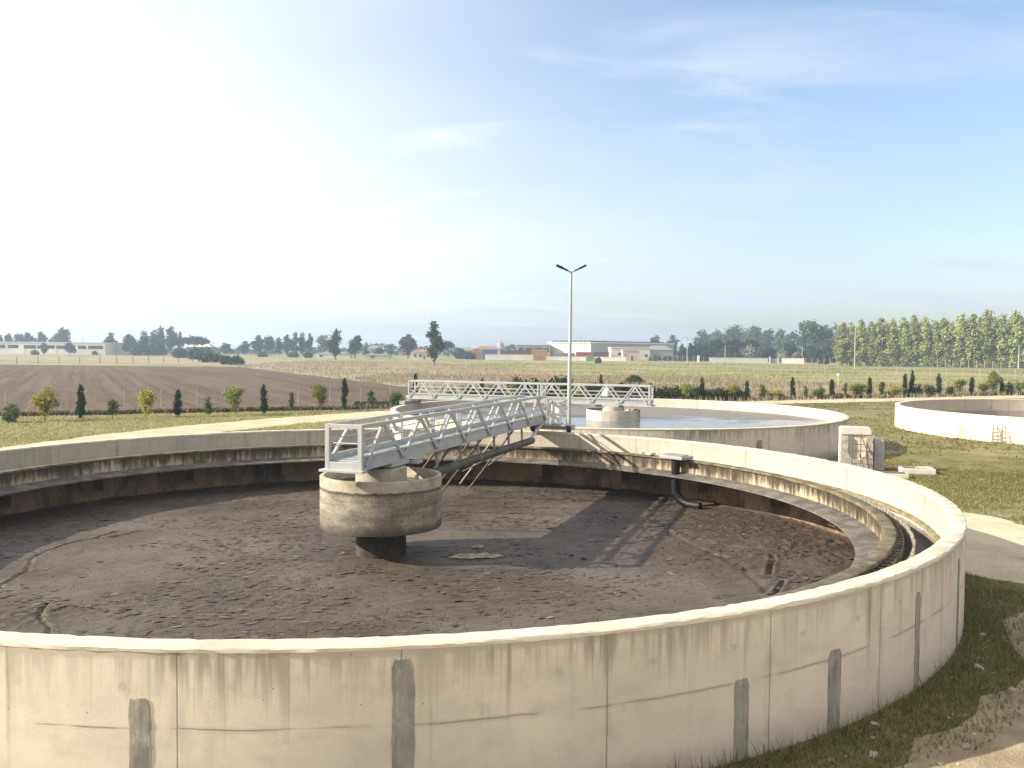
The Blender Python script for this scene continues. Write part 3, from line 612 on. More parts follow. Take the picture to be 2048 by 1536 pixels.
# ------------------------------------------------------------------ scraper bridges
def make_bridge(name, centre, alpha, s0, s1, zb, zt, W_, panels, midpost, label, rods):
    root = empty(name, (centre.x, centre.y, 0), -alpha); tag(root, label, 'scraper bridge')    # local y runs along the bridge, outwards
    L = s1 - s0; wb = 0.34; zd = zb + wb
    for sx in (-1, 1):
        x = sx * W_ / 2
        beam = MB().box((x, (s0 + s1) / 2, zb + wb / 2), (0.05, L, wb))
        beam.box((x + sx * 0.035, (s0 + s1) / 2, zb + 0.02), (0.07, L, 0.04)); beam.box((x + sx * 0.035, (s0 + s1) / 2, zb + wb - 0.02), (0.07, L, 0.04))
        beam.box((x + sx * 0.032, (s0 + s1) / 2, zb + wb * 0.62), (0.012, L, 0.02))
        side = beam.build('side_truss', M['galv'], root)
        MB().box((x, (s0 + s1) / 2, zt - 0.045), (0.09, L, 0.09)).build('top_rail', M['galv'], side, bevel=0.008)
        mr = MB(); zz = zd + (zt - zd) * 0.5
        mr.tube([(x - sx * 0.03, s0, zz), (x - sx * 0.03, s1, zz)], 0.016, 8); mr.build('middle_rail', M['galv'], side)
        mr = MB().tube([(x - sx * 0.03, s0, zd + (zt - zd) * 0.24), (x - sx * 0.03, s1, zd + (zt - zd) * 0.24)], 0.012, 8); mr.build('middle_rail', M['galv'], side)
        w = L / panels
        for k in range(panels):
            a = s0 + k * w
            if k == 0: a += 0.06
            MB().bar((x + sx * 0.06, a, zb + 0.10), (x + sx * 0.012, s0 + (k + .5) * w - 0.05, zt - 0.09), 0.062, 0.075).build('diagonal', M['galv'], side)
            MB().bar((x + sx * 0.012, s0 + (k + .5) * w + 0.05, zt - 0.09), (x + sx * 0.06, s0 + (k + 1) * w - (0.06 if k == panels - 1 else 0.05), zb + 0.10), 0.062, 0.075).box((x + sx * 0.042, s0 + (k + 1) * w, zb + 0.14), (0.012, 0.34, 0.18)).build('diagonal', M['galv'], side)
        for p in ([midpost - 0.09, midpost + 0.09] + [s1]): MB().box((x, p, (zd + zt - 0.09) / 2), (0.075, 0.075, zt - 0.09 - zd)).build('post', M['galv'], side)
    e = MB()
    for sx in (-1, 1): e.box((sx * W_ / 2, s0 - 0.055, (zb + zt) / 2), (0.11, 0.11, zt - zb))
    e.box((0, s0 - 0.055, zt - 0.05), (W_ - 0.11, 0.10, 0.10)); e.box((0, s0 - 0.055, zb + 0.09), (W_ - 0.11, 0.10, 0.18)); e.tube([(-W_ / 2, s0 - 0.05, zb + 0.62), (W_ / 2, s0 - 0.05, zb + 0.62)], 0.018, 8)
    e.box((0, s0 - 0.12, zb - 0.02), (W_ + 0.28, 0.26, 0.06))
    e.build('end_frame', M['galv'], root, bevel=0.008)
    dk = MB().box((0, (s0 + s1) / 2, zb + 0.20), (W_ - 0.08, L, 0.03))
    for k in range(int(L / 0.6)): dk.box((0, s0 + 0.3 + k * 0.6, zb + 0.14), (W_ - 0.06, 0.05, 0.08))
    dk.build('walkway_deck', M['deck'], root)
    t = MB().box((0, 0.05, zb - 0.055), (1.05, 1.0, 0.10)); t.box((0.25, 0.85, zb - 0.10), (0.9, 0.35, 0.08)); t.build('centre_bearing', M['galv'], root, bevel=0.01)
    return root

br1 = make_bridge('scraper_bridge', C1, R_(18.4), -1.85, 13.25, 2.34, 3.41, 0.86, 7, 4.2,
                  'near galvanised lattice walkway bridge running from the sludge tank drum to its rim', True)
def bl(s, x, z): return (x, s, z)
for i, s in enumerate((2.2, 3.7, 5.0, 6.3, 7.9, 9.5, 10.7)):
    sx = 1 if i % 2 else -1
    rod = MB().tube([(sx * 0.40, s, 2.36), (sx * 0.40 - 1.95, s + 0.62, 0.03)], 0.034, 8); rod.build('scraper_arm', M['dirty_steel'] if i < 6 else M['galv_dark'], br1)
for s in (2.6, 4.4, 5.9, 7.4, 8.9, 10.4):
    MB().bar((0.40, s, 2.36), (0.42, s, 1.80), 0.06, 0.06).build('hanger', M['galv_dark'], br1)
sb = MB().tube([(0.44, 1.35, 1.74), (0.44, 11.55, 1.78)], 0.13, 12); sb.build('scum_pipe', M['dirty_steel'], br1, True)
for s, a, b in ((3.0, 0.38, -0.9), (8.2, 0.38, -1.2), (9.9, 0.3, -0.9)): MB().tube([(a, s, 1.7), (b, s + 0.5, 0.9)], 0.025, 8).build('stay', M['dirty_steel'], br1)
MB().tube([(0.42, 11.2, 1.8), (0.55, 12.6, 2.34)], 0.05, 8).build('stay', M['galv'], br1)
# drive carriage on the rim, with railing and control cabinet
car = MB().box((0.75, 13.28, 2.17), (1.75, 0.34, 0.20)); car.box((0.95, 13.05, 2.26), (0.9, 0.6, 0.05)); car.box((0.0, 13.1, 2.27), (0.9, 0.9, 0.10)); car.build('drive_carriage', M['galv'], br1, bevel=0.01)
for x in (-0.0, 1.45):
    MB().tube([(x - .07, 13.12, 2.11), (x + .07, 13.12, 2.11)], 0.122, 18).build('wheel', M['rubber'], br1, True)
MB().tube([(0.95, 13.45, 2.20), (1.30, 13.45, 2.22)], 0.12, 14).build('gear_motor', M['galv_dark'], br1, True)
cb_ = MB().box((0.98, 13.0, 2.72), (0.34, 0.30, 0.82)); cb = cb_.build('control_cabinet', M['cab'], br1, bevel=0.015)
MB().box((0.98, 12.845, 2.72), (0.30, 0.012, 0.76)).build('cabinet_door', M['cab'], cb)
MB().box((0.98, 13.0, 3.15), (0.40, 0.36, 0.03)).build('cabinet_roof', M['galv'], cb)
rl = MB()
for x, y in ((0.43, 13.55), (0.75, 13.55), (1.25, 13.55), (0.72, 12.75), (0.78, 13.1)): rl.tube([(x, y, 2.28), (x, y, 3.25)], 0.022, 8)
for z in (2.75, 3.24): rl.tube([(0.43, 13.55, z), (1.25, 13.55, z)], 0.02, 8); rl.tube([(0.43, 13.28, z), (0.72, 12.9, z)], 0.02, 8)
rl.build('platform_railing', M['galv'], br1)
MB().box((-0.45, 1.9, 3.02), (0.26, 0.14, 0.72)).build('switch_box', M['cab'], br1, bevel=0.01)
MB().tube([(-0.2, 1.1, 2.7), (-0.2, 1.1, 2.95)], 0.03, 8).build('junction_post', M['galv'], br1)

# ------------------------------------------------------------------ tank 2
tank2 = empty('settling_tank', C2)
tag(tank2, 'full round concrete settling tank with shiny grey water, behind the near sludge tank', 'tank')
MB().lathe([(R2 - 0.15, -0.2), (R2, -0.2), (R2, 1.76), (R2 - 0.15, 1.76)], NS).build('outer_wall', M['wall2'], tank2, True)
MB().lathe([(R2 - 0.3, -0.2), (R2 - 0.151, -0.2), (R2 - 0.151, 1.76), (R2 - 0.3, 1.76)], NS).build('inner_wall', M['wall3'], tank2, True)
MB().lathe([(R2 - 0.303, 1.762), (R2 + 0.006, 1.762), (R2 + 0.006, 1.79), (R2 - 0.01, 1.80), (R2 - 0.29, 1.80)], 360, jit=jitter_edge(0.003, 13)).build('coping', M['cope'], tank2, True)
for a0, a1, z1 in ((163.0, 163.7, 1.1), (155.0, 156.4, 1.25), (172, 172.6, 0.9)): patch(a0, a1, 0, z1, int(a0), tank2, R2)
MB().lathe([(0, 0.3), (0.62, 0.3), (0.62, 1.98), (0, 1.98)], 40).build('column', M['drum2'], tank2, True)
MB().lathe([(0.7, 0.7), (1.53, 0.7), (1.53, 1.80), (1.43, 1.80), (1.43, 0.8), (0.7, 0.8)], 72).build('feed_drum', M['drum2'], tank2, True)
al2 = math.atan2(-11.68, 4.3)
br2 = make_bridge('scraper_bridge', C2, al2, -2.1, 12.75, 2.08, 3.22, 0.86, 9, 4.3, 'white lattice walkway bridge seen side on over the water of the middle tank', False)
car = MB().box((-0.75, 12.48, 1.92), (2.2, 0.36, 0.20)); car.box((0.0, 12.5, 2.03), (0.9, 0.8, 0.08)); car.build('drive_carriage', M['galv_dark'], br2, bevel=0.01)
for x in (-1.5, 0.1): MB().tube([(x - .07, 12.45, 1.90), (x + .07, 12.45, 1.90)], 0.10, 16).build('wheel', M['rubber'], br2, True)
MB().box((-0.30, 0.4, 2.80), (0.30, 0.34, 0.5)).build('control_cabinet', M['cab'], br2, bevel=0.01)
MB().tube([(0, 0, 1.98), (0, 0, 2.02)], 0.4, 16).build('bearing_plate', M['galv_dark'], br2)

def water2():
    m, N = new_mat('clarified_water'); P = N.vmath('SUBTRACT', N.pos(), (C2.x, C2.y, 0)); x, y, _ = N.sep(P)
    n1 = N.noise(N.mapping(P, (0.25, 0.7, 1)), 1.0, 6, 0.62, 0.6); n2 = N.noise(N.mapping(P, (1.0, 2.4, 1)), 1.4, 6, 0.7)
    edge = N.math('ADD', N.math('ADD', N.math('MULTIPLY', y, 0.14), N.math('MULTIPLY', x, 0.035)), N.math('MULTIPLY', N.math('SUBTRACT', n1, 0.5), 2.6))
    sc = N.sstep(edge, 0.05, 0.50); patch_ = N.math('MULTIPLY', N.sstep(n2, 0.58, 0.70), 0.5)
    k = N.math('MAXIMUM', N.math('MULTIPLY', sc, N.sstep(n2, 0.30, 0.55)), N.math('MULTIPLY', patch_, N.sstep(edge, -0.9, 0.2)))
    c = N.mix(k, (0.11, 0.118, 0.128), N.mix(n2, (0.13, 0.105, 0.09), (0.22, 0.19, 0.165)))
    rip = N.noise(N.mapping(P, (2.2, 5.0, 1)), 1.6, 4, 0.6)
    N.out(c, N.math('ADD', 0.15, N.math('MULTIPLY', k, 0.5)), 0, N.bump(N.math('ADD', N.math('MULTIPLY', rip, 0.35), N.math('MULTIPLY', n2, k)), 0.14, 0.03), 0.5)
    mb = MB(); mb.lathe([(0.0, 1.23), (R2 - 0.29, 1.23)], 128, closed=False); o = mb.build('water', m, None, False, fixn=False); o.location = C2
    o.data.flip_normals() if o.data.polygons[5].normal.z < 0 else None
    tag(o, 'grey green water with floating scum, brim full in the middle round tank', 'water', kind='structure')
water2()

# ------------------------------------------------------------------ tank 3
tank3 = empty('settling_tank', C3)
tag(tank3, 'clean empty round concrete tank cut off by the right edge of the photo', 'tank')
MB().lathe([(R3 - 0.15, -0.2), (R3, -0.2), (R3, 1.56), (R3 - 0.15, 1.56)], NS).build('outer_wall', M['wall3'], tank3, True)
MB().lathe([(R3 - 0.3, -0.2), (R3 - 0.151, -0.2), (R3 - 0.151, 1.56), (R3 - 0.3, 1.56)], NS).build('inner_wall', M['wall3in'], tank3, True)
MB().lathe([(R3 - 0.303, 1.562), (R3 + 0.006, 1.562), (R3 + 0.006, 1.59), (R3 - 0.01, 1.60), (R3 - 0.29, 1.60)], 300, jit=jitter_edge(0.003, 23)).build('coping', M['cope'], tank3, True)
MB().lathe([(0, 0.22), (R3 - 0.3, 0.22), (R3 - 0.3, 0.19), (0, 0.19)], 96).build('tank_bed', M['ledge'], tank3)
pp = at(1938, 880); aa = math.degrees(math.atan2(pp.x - C3.x, pp.y - C3.y)) % 360
M['patch3'] = rough_mat('ochre_mortar', (0.36, 0.30, 0.20), (0.46, 0.38, 0.26), 3, 22, 0.9, 0.4, 0.02)
o = patch(aa - 0.9, aa + 0.9, 0, 0.82, 77, tank3, R3); o.data.materials[0] = M['patch3']

# ------------------------------------------------------------------ ground, fields, tracks
def field_mat(name, c0, c1, c2=None, s1=0.06, s2=1.2, rows=None, fine=9.0, bump=0.3, dist=0.05, amt2=0.8, t2=(0.50, 0.66)):
    m, N = new_mat(name); P = N.pos(); a = N.noise(P, s1, 5, 0.6); b = N.noise(P, s2, 5, 0.65); f = N.noise(P, fine, 4, 0.7)
    k = N.math('ADD', N.math('ADD', N.math('MULTIPLY', a, 0.45), N.math('MULTIPLY', b, 0.35)), N.math('MULTIPLY', f, 0.25))
    c = N.mix(N.sstep(k, 0.40, 0.64), c0, c1)
    if c2 is not None: c = N.mix(N.math('MULTIPLY', N.sstep(N.math('ADD', N.math('MULTIPLY', N.noise(P, s1 * 2.7, 4), 0.7), N.math('MULTIPLY', b, 0.3)), t2[0], t2[1]), amt2), c, c2)
    h = N.math('ADD', b, f)
    if rows is not None:
        ang, per, amt, dk = rows
        Pr = N.mapping(P, (1, 1, 1), (0, 0, ang)); x, y, _ = N.sep(Pr)
        wob = N.math('MULTIPLY', N.math('SUBTRACT', N.noise(N.mapping(Pr, (0.5, 0.04, 1)), 1.0, 3), 0.5), 1.1)
        w = N.math('SINE', N.math('MULTIPLY', N.math('ADD', x, wob), 2 * math.pi / per))
        strip = N.noise(N.mapping(Pr, (0.55, 0.012, 1)), 1.0, 5, 0.65)
        ln_ = N.noise(N.mapping(Pr, (2.4, 0.05, 1)), 1.0, 4, 0.7)
        c = N.mix(N.math('MULTIPLY', N.sstep(N.math('ADD', N.math('MULTIPLY', strip, 0.6), N.math('MULTIPLY', ln_, 0.4)), 0.42, 0.60), amt), c, dk)
        c = N.mix(N.math('MULTIPLY', N.sstep(w, 0.2, 1.0), amt * 0.08), c, dk)
        h = N.math('ADD', h, N.math('MULTIPLY', w, 0.16))
    N.out(c, 0.95, 0, N.bump(h, bump, dist), 0.1); return m

M['far'] = field_mat('far_ground', (0.15, 0.15, 0.075), (0.23, 0.21, 0.11), (0.11, 0.13, 0.055), 0.012, 0.15)
M['green'] = field_mat('green_field', (0.14, 0.165, 0.06), (0.26, 0.25, 0.11), (0.32, 0.27, 0.165), 0.022, 0.16, None, 1.0, 0.5, 0.25, 0.85, (0.47, 0.60))
M['straw'] = field_mat('dry_grass_field', (0.24, 0.2, 0.135), (0.35, 0.30, 0.215), (0.20, 0.17, 0.10), 0.05, 0.5, None, 3.0, 0.6, 0.3, 0.75)
M['plough'] = field_mat('ploughed_soil', (0.076, 0.055, 0.038), (0.110, 0.082, 0.060), (0.13, 0.101, 0.076), 0.03, 0.9, (R_(-25.8), 1.9, 0.62, (0.165, 0.13, 0.103)), 5.0, 0.9, 0.12, 0.5)
M['lawn'] = field_mat('lawn_ground', (0.11, 0.105, 0.04), (0.24, 0.21, 0.10), (0.29, 0.24, 0.15), 0.10, 0.9, None, 11.0, 0.9, 0.05, 0.75, (0.50, 0.64))
M['shortgreen'] = field_mat('damp_lawn_ground', (0.10, 0.11, 0.04), (0.19, 0.175, 0.075), (0.26, 0.21, 0.13), 0.25, 1.4, None, 14.0, 0.9, 0.05, 0.6)
def gravel_mat():
    m, N = new_mat('pale_gravel'); P = N.pos(); a = N.noise(P, 0.5, 5, 0.6); f = N.noise(P, 9, 6, 0.85); v = N.voronoi(P, 9)['Distance']
    c = N.mix(N.sstep(a, 0.35, 0.65), (0.46, 0.385, 0.27), (0.57, 0.49, 0.355)); c = N.mix(N.math('MULTIPLY', N.sstep(f, 0.45, 0.68), 0.55), c, (0.20, 0.165, 0.12))
    c = N.mix(N.math('MULTIPLY', N.sstep(v, 0.22, 0.10), 0.3), c, (0.60, 0.55, 0.46))
    c = N.mix(N.math('MULTIPLY', N.sstep(N.noise(P, 1.3, 5, 0.7), 0.56, 0.70), 0.6), c, (0.20, 0.17, 0.10))
    N.out(c, 0.95, 0, N.bump(N.math('ADD', f, v), 0.5, 0.02), 0.1); return m
M['gravel'] = gravel_mat()
M['dirt'] = field_mat('trodden_dirt', (0.27, 0.215, 0.14), (0.40, 0.33, 0.23), (0.19, 0.165, 0.09), 0.5, 2.5, None, 18.0, 1.0, 0.03, 0.7, (0.50, 0.62))

gm = MB(); nseg = 96; RG = 1500.0
gm.v = [(0, 0, -0.006)] + [(RG * math.cos(2 * math.pi * k / nseg), RG * math.sin(2 * math.pi * k / nseg), -0.006) for k in range(nseg)]
# the ground is one sheet; the sunken tank floors are above it
gm.f = [(0, 1 + k, 1 + (k + 1) % nseg) for k in range(nseg)]
# lower the sheet so that the sludge surface stays above it
for i in range(len(gm.v)): gm.v[i] = (gm.v[i][0], gm.v[i][1], -0.30)
tag(gm.build('ground', M['far'], None, False), kind='structure')
def rag(pts, step, amp, seed):
    """subdivides an outline and roughens it"""
    r = np.random.default_rng(seed); out = []; n = len(pts)
    for i in range(n):
        a = Vector(pts[i][:2]); b = Vector(pts[(i + 1) % n][:2]); L = (b - a).length; k = max(1, int(L / step))
        for j in range(k):
            p = a + (b - a) * (j / k); out.append((p.x + r.normal() * amp, p.y + r.normal() * amp))
    return out
PL = lambda x: 81.5 + 0.47 * x                                       # line of the planted row
# fields beyond the row; each a sheet a few millimetres above the next
poly_sheet('green_field', [(-340, 22), (-150, 15), (-60, PL(-60) - 2), (190, PL(190) - 3), (600, 250), (620, 500), (-420, 520)], 0.04, M['green'])
straw_poly = [(-70, 228), (-12.5, 116), (-3, PL(-3) - 2.5), (12, PL(12) - 2.5), (66, PL(66) - 2.5), (92, 132), (70, 137), (52, 141), (26, 168), (8, 200), (-18, 280), (-60, 330), (-150, 420), (-330, 430), (-300, 330), (-140, 300)]
poly_sheet('dry_field', rag(straw_poly, 3.0, 0.5, 4), 0.046, M['straw'])
plough_poly = [(-300, 246), (-68, 226), (-12.5, 116), (-3.5, PL(-3) - 1.5), (-34, PL(-34) - 0.8), (-72, PL(-72) + 4), (-200, 30), (-330, 60)]
poly_sheet('ploughed_field', rag(plough_poly, 2.0, 0.25, 5), 0.052, M['plough'])
TH = 1.6
site = [(-150, -60), (-150, 22), (-60, PL(-60) - TH + 6), (-45, PL(-45) - TH + 2.5), (-34, PL(-34) - TH), (-3, PL(-3) - TH - 1.2), (30, PL(30) - TH), (80, PL(80) - TH), (180, PL(180) - TH), (220, -60)]
# lawn: a sheet with a hole is avoided, the tank floors lie higher
Z0 = 0.10
outer_ = rag(site, 1.6, 0.12, 6)
# keyhole outline: the sheet stops under the wall of the near tank, whose sludge lies lower than the lawn
ki = int(np.argmin([math.hypot(p[0] - C1.x, p[1] - C1.y) for p in outer_])); po = outer_[ki]; a_ = math.atan2(po[0] - C1.x, po[1] - C1.y)
ar_ = sum(outer_[i][0] * outer_[(i + 1) % len(outer_)][1] - outer_[(i + 1) % len(outer_)][0] * outer_[i][1] for i in range(len(outer_)))
sg_ = 1 if ar_ > 0 else -1
hole_ = [(C1.x + (R1 - 0.1) * math.sin(a_ + sg_ * 2 * math.pi * k / 90), C1.y + (R1 - 0.1) * math.cos(a_ + sg_ * 2 * math.pi * k / 90)) for k in range(91)]
hole_[-1] = (hole_[0][0] + 1e-4, hole_[0][1] + 1e-4)
key_ = outer_[:ki + 1] + hole_ + [(po[0] + 1e-4, po[1] + 1e-4)] + outer_[ki + 1:]
lawn = poly_sheet('lawn', key_, Z0, M['lawn'])
def strip_poly(path, w, seed, step=0.7, amp=0.14):
    r = np.random.default_rng(seed); P = [Vector(p) for p in path]; dense = []
    for i in range(len(P) - 1):
        p0 = P[max(i - 1, 0)]; p1 = P[i]; p2 = P[i + 1]; p3 = P[min(i + 2, len(P) - 1)]; n = max(2, int((p2 - p1).length / step))
        for j in range(n):
            t = j / n; dense.append(0.5 * ((2 * p1) + (p2 - p0) * t + (2 * p0 - 5 * p1 + 4 * p2 - p3) * t * t + (3 * p1 - p0 - 3 * p2 + p3) * t ** 3))
    dense.append(P[-1]); l = []; rr = []
    for i, p in enumerate(dense):
        d = (dense[min(i + 1, len(dense) - 1)] - dense[max(i - 1, 0)]).normalized(); nrm = Vector((-d.y, d.x)); ww = w if not callable(w) else w(i / len(dense))
        sl_ = 0.5 * math.sin(i * 0.11) * amp * 2
        l.append(p + nrm * (ww / 2 + r.normal() * amp + sl_)); rr.append(p - nrm * (ww / 2 + r.normal() * amp + sl_))
    return l, rr
def strip(name, path, w, z, mat, seed):
    l, rr = strip_poly(path, w, seed); me = bpy.data.meshes.new(name); n = len(l)
    me.from_pydata([(p.x, p.y, z) for p in l] + [(p.x, p.y, z) for p in rr], [], [(k, k + n, k + n + 1, k + 1) for k in range(n - 1)])
    b = bmesh.new(); b.from_mesh(me); b.normal_update()
    if sum(f.normal.z for f in b.faces) < 0: bmesh.ops.reverse_faces(b, faces=b.faces)
    b.to_mesh(me); b.free(); me.materials.append(mat)
    o = bpy.data.objects.new(name, me); link(o); o['kind'] = 'structure'; return [(p.x, p.y) for p in l] + [(p.x, p.y) for p in reversed(rr)]
ring_track = strip('gravel_track', [(-24, 32), (-22.5, 44), (-18.3, 57), (-9.5, 69.5), (3, 79), (18, 86.2), (34, 93.5), (60, 105.5), (110, 128)], 5.2, Z0 + 0.004, M['gravel'], 11)
g2 = [at(1900, 1028), at(1990, 1040), at(2060, 1060), at(2300, 1075), at(2300, 1180), at(2120, 1186), at(2050, 1178), at(1985, 1166), at(1900, 1150)]
gpoly2 = rag([(p.x, p.y) for p in g2], 0.35, 0.07, 12); poly_sheet('gravel_yard', gpoly2, Z0 + 0.004, M['gravel'])
g3 = strip('dirt_path', [(C1.x + (R1 + 2.35) * math.sin(R_(a)), C1.y + (R1 + 2.35) * math.cos(R_(a))) for a in (185, 172, 160, 148, 136, 124, 113)] + [(14.5, 16.5), (18, 15.8)], 2.6, Z0 + 0.006, M['dirt'], 13)
gpoly3 = g3
yard = [(C1.x + (R1 + 3.0) * math.sin(R_(a)), C1.y + (R1 + 3.0) * math.cos(R_(a))) for a in range(285, 104, -3)] + [(24, 17), (60, 16), (60, -40), (-60, -40), (-60, 24), (-24, 28)]
gpoly4 = rag(yard, 0.5, 0.12, 19); poly_sheet('gravel_yard', gpoly4, Z0 + 0.004, M['gravel'])
damp = [(-2, 8.2), (2.5, 9.5), (6, 12), (9, 15), (12.5, 19.4), (12.2, 20.6), (9.5, 20.5), (7.6, 17), (3, 10.5), (-2, 8.8)]
damp = [(C1.x + (R1 - 0.2) * math.sin(R_(a)), C1.y + (R1 - 0.2) * math.cos(R_(a))) for a in range(176, 94, -3)] + [(C1.x + (R1 + 1.45) * math.sin(R_(a)), C1.y + (R1 + 1.45) * math.cos(R_(a))) for a in range(94, 176, 3)]
poly_sheet('damp_lawn', rag(damp, 0.4, 0.16, 14), Z0 + 0.002, M['shortgreen'])

# ------------------------------------------------------------------ grass (stuff)
M['blade_lawn'] = leaf_mat('lawn_blades', (0.105, 0.11, 0.032), (0.28, 0.255, 0.10), 0.35, (0.38, 0.32, 0.19), 0.15)
M['blade_damp'] = leaf_mat('damp_blades', (0.12, 0.125, 0.042), (0.27, 0.245, 0.10), 0.45, (0.38, 0.31, 0.17), 0.5)
M['blade_straw'] = leaf_mat('straw_blades', (0.27, 0.23, 0.15), (0.44, 0.385, 0.275), 0.35, (0.20, 0.17, 0.09), 0.05)
def clear_of(x, y, m=0.0):
    k = np.ones(len(x), bool)
    for c, r in ((C1, R1), (C2, R2), (C3, R3)): k &= np.hypot(x - c.x, y - c.y) > r + 0.03 + m
    return k
def blades(name, x, y, h, w, mat, z=Z0, lean=0.5, label=None, kind='stuff'):
    n = len(x); a = RNG.uniform(0, 2 * math.pi, n); hh = h * RNG.uniform(0.5, 1.2, n); ww = w * RNG.uniform(0.6, 1.3, n)
    lx = RNG.normal(0, lean, n) * hh; ly = RNG.normal(0, lean, n) * hh
    q = np.zeros((n, 3, 3)); q[:, 0] = np.stack([x - np.cos(a) * ww / 2, y - np.sin(a) * ww / 2, np.full(n, z - 0.01)], 1)
    q[:, 1] = np.stack([x + np.cos(a) * ww / 2, y + np.sin(a) * ww / 2, np.full(n, z - 0.01)], 1); q[:, 2] = np.stack([x + lx, y + ly, z + hh], 1)
    o = bpy.data.objects.new(name, faces_mesh(name, q, mat)); link(o); tag(o, label, None, None, kind); return o
def scatter(poly, n, box=None):
    p = np.asarray([(k[0], k[1]) for k in poly]); lo = p.min(0); hi = p.max(0)
    if box: lo = np.maximum(lo, box[:2]); hi = np.minimum(hi, box[2:])
    x = RNG.uniform(lo[0], hi[0], n); y = RNG.uniform(lo[1], hi[1], n); k = inside(poly, x, y); return x[k], y[k]
# damp grass in the shade of the near tank
x, y = scatter(damp, 170000); k = clear_of(x, y) & (fbm(x * 0.9, y * 0.9, 3, 71) + 0.30 * np.exp(-((np.hypot(x - C1.x, y - C1.y) - R1) / 1.1) ** 2) - 0.08 > RNG.uniform(0.25, 0.60, len(x)))
k &= ~inside(gpoly2, x, y); k &= (~inside(gpoly3, x, y)) | (RNG.random(len(x)) < 0.3)
x, y = x[k], y[k]; blades('grass', x, y, 0.085, 0.022, M['blade_damp'], Z0 + 0.004, 0.5, 'dark green grass growing in the shade along the near tank wall')
k = clear_of(x, y, -0.0) & (np.hypot(x - C1.x, y - C1.y) < R1 + 0.35) & (RNG.random(len(x)) < 0.10)
blades('grass', x[k], y[k], 0.30, 0.018, M['blade_damp'], Z0 + 0.004, 0.45, 'taller grass blades against the foot of the near tank wall')
# lawns: right of the tanks, between them, and far left
def lawn_blades(box, n, h, w, label, thr=(0.30, 0.66), mt='blade_lawn'):
    x, y = scatter(site, n, box); k = clear_of(x, y) & ~inside(ring_track, x, y) & ~inside(gpoly2, x, y) & ~inside(gpoly3, x, y) & ~inside(gpoly4, x, y)
    k &= fbm(x * 0.35, y * 0.35, 4, 81) > RNG.uniform(thr[0], thr[1], len(x)); blades('grass', x[k], y[k], h, w, M[mt], Z0, 0.7, label)
lawn_blades((8, 24, 24, 48), 130000, 0.075, 0.035, 'patchy yellow green lawn right of the tanks')
lawn_blades((14, 42, 62, 110), 70000, 0.12, 0.08, 'mown lawn between the middle tank, the right tank and the track')
M['blade_lawn2'] = leaf_mat('pale_blades', (0.27, 0.26, 0.115), (0.46, 0.43, 0.22), 0.4, (0.50, 0.45, 0.29), 0.15)  # a different, lighter grass for the left lawn
lawn_blades((-46, 38, -8, 80), 110000, 0.11, 0.08, 'pale yellow green lawn left of the gravel track', (0.15, 0.5), 'blade_lawn2')
# dry grass standing beyond the planted row
x = np.concatenate([RNG.uniform(-75, 95, 60000), RNG.uniform(-25, 80, 60000)]); y = np.concatenate([RNG.uniform(75, 330, 60000), RNG.uniform(80, 170, 60000)])
k = inside(straw_poly, x, y) & (fbm(x * 0.08, y * 0.2, 4, 91) > RNG.uniform(0.3, 0.6, len(x))); x, y = x[k], y[k]
blades('dry_grass', x, y, 0.62, 0.16, M['blade_straw'], 0.05, 0.22, 'tall straw coloured dry grass in the field beyond the planted row')
M['blade_field'] = leaf_mat('field_blades', (0.17, 0.19, 0.07), (0.28, 0.28, 0.12), 0.4, (0.36, 0.31, 0.18), 0.02)
x = RNG.uniform(-40, 190, 42000); y = RNG.uniform(125, 330, 42000); k = ~inside(straw_poly, x, y) & ~inside(plough_poly, x, y) & (fbm(x * 0.03, y * 0.10, 4, 93) > RNG.uniform(0.38, 0.66, len(x)))
x, y = x[k], y[k]; blades('meadow_grass', x, y, 0.22, 0.30, M['blade_field'], 0.04, 0.4, 'tussocky green meadow grass in the far field')
# fringe along the row
tt = RNG.uniform(-60, 75, 16000); off = RNG.normal(0.9, 0.6, 16000); x = tt - 0.425 * off; y = PL(tt) + 0.905 * off
k = fbm(x * 0.25, y * 0.25, 3, 95) > RNG.uniform(0.25, 0.55, len(x))
x, y = x[k], y[k]; kk = x < -4
blades('dry_grass', x, y, 0.42, 0.09, M['blade_straw'], 0.06, 0.4, 'low straw fringe along the planted row')
M['blade_dark'] = leaf_mat('weed_blades', (0.03, 0.038, 0.016), (0.075, 0.08, 0.035), 0.25, (0.16, 0.13, 0.07), 0.3)
tt = RNG.uniform(-60, 75, 26000); off = RNG.normal(0.0, 0.28, 26000); x = tt - 0.425 * off; y = PL(tt) + 0.905 * off
k = fbm(x * 0.12, y * 0.12, 3, 97) > RNG.uniform(0.30, 0.62, len(x)); x, y = x[k], y[k]
blades('weeds', x, y, 0.34, 0.09, M['blade_dark'], 0.06, 0.5, 'dark weedy strip at the foot of the planted row')

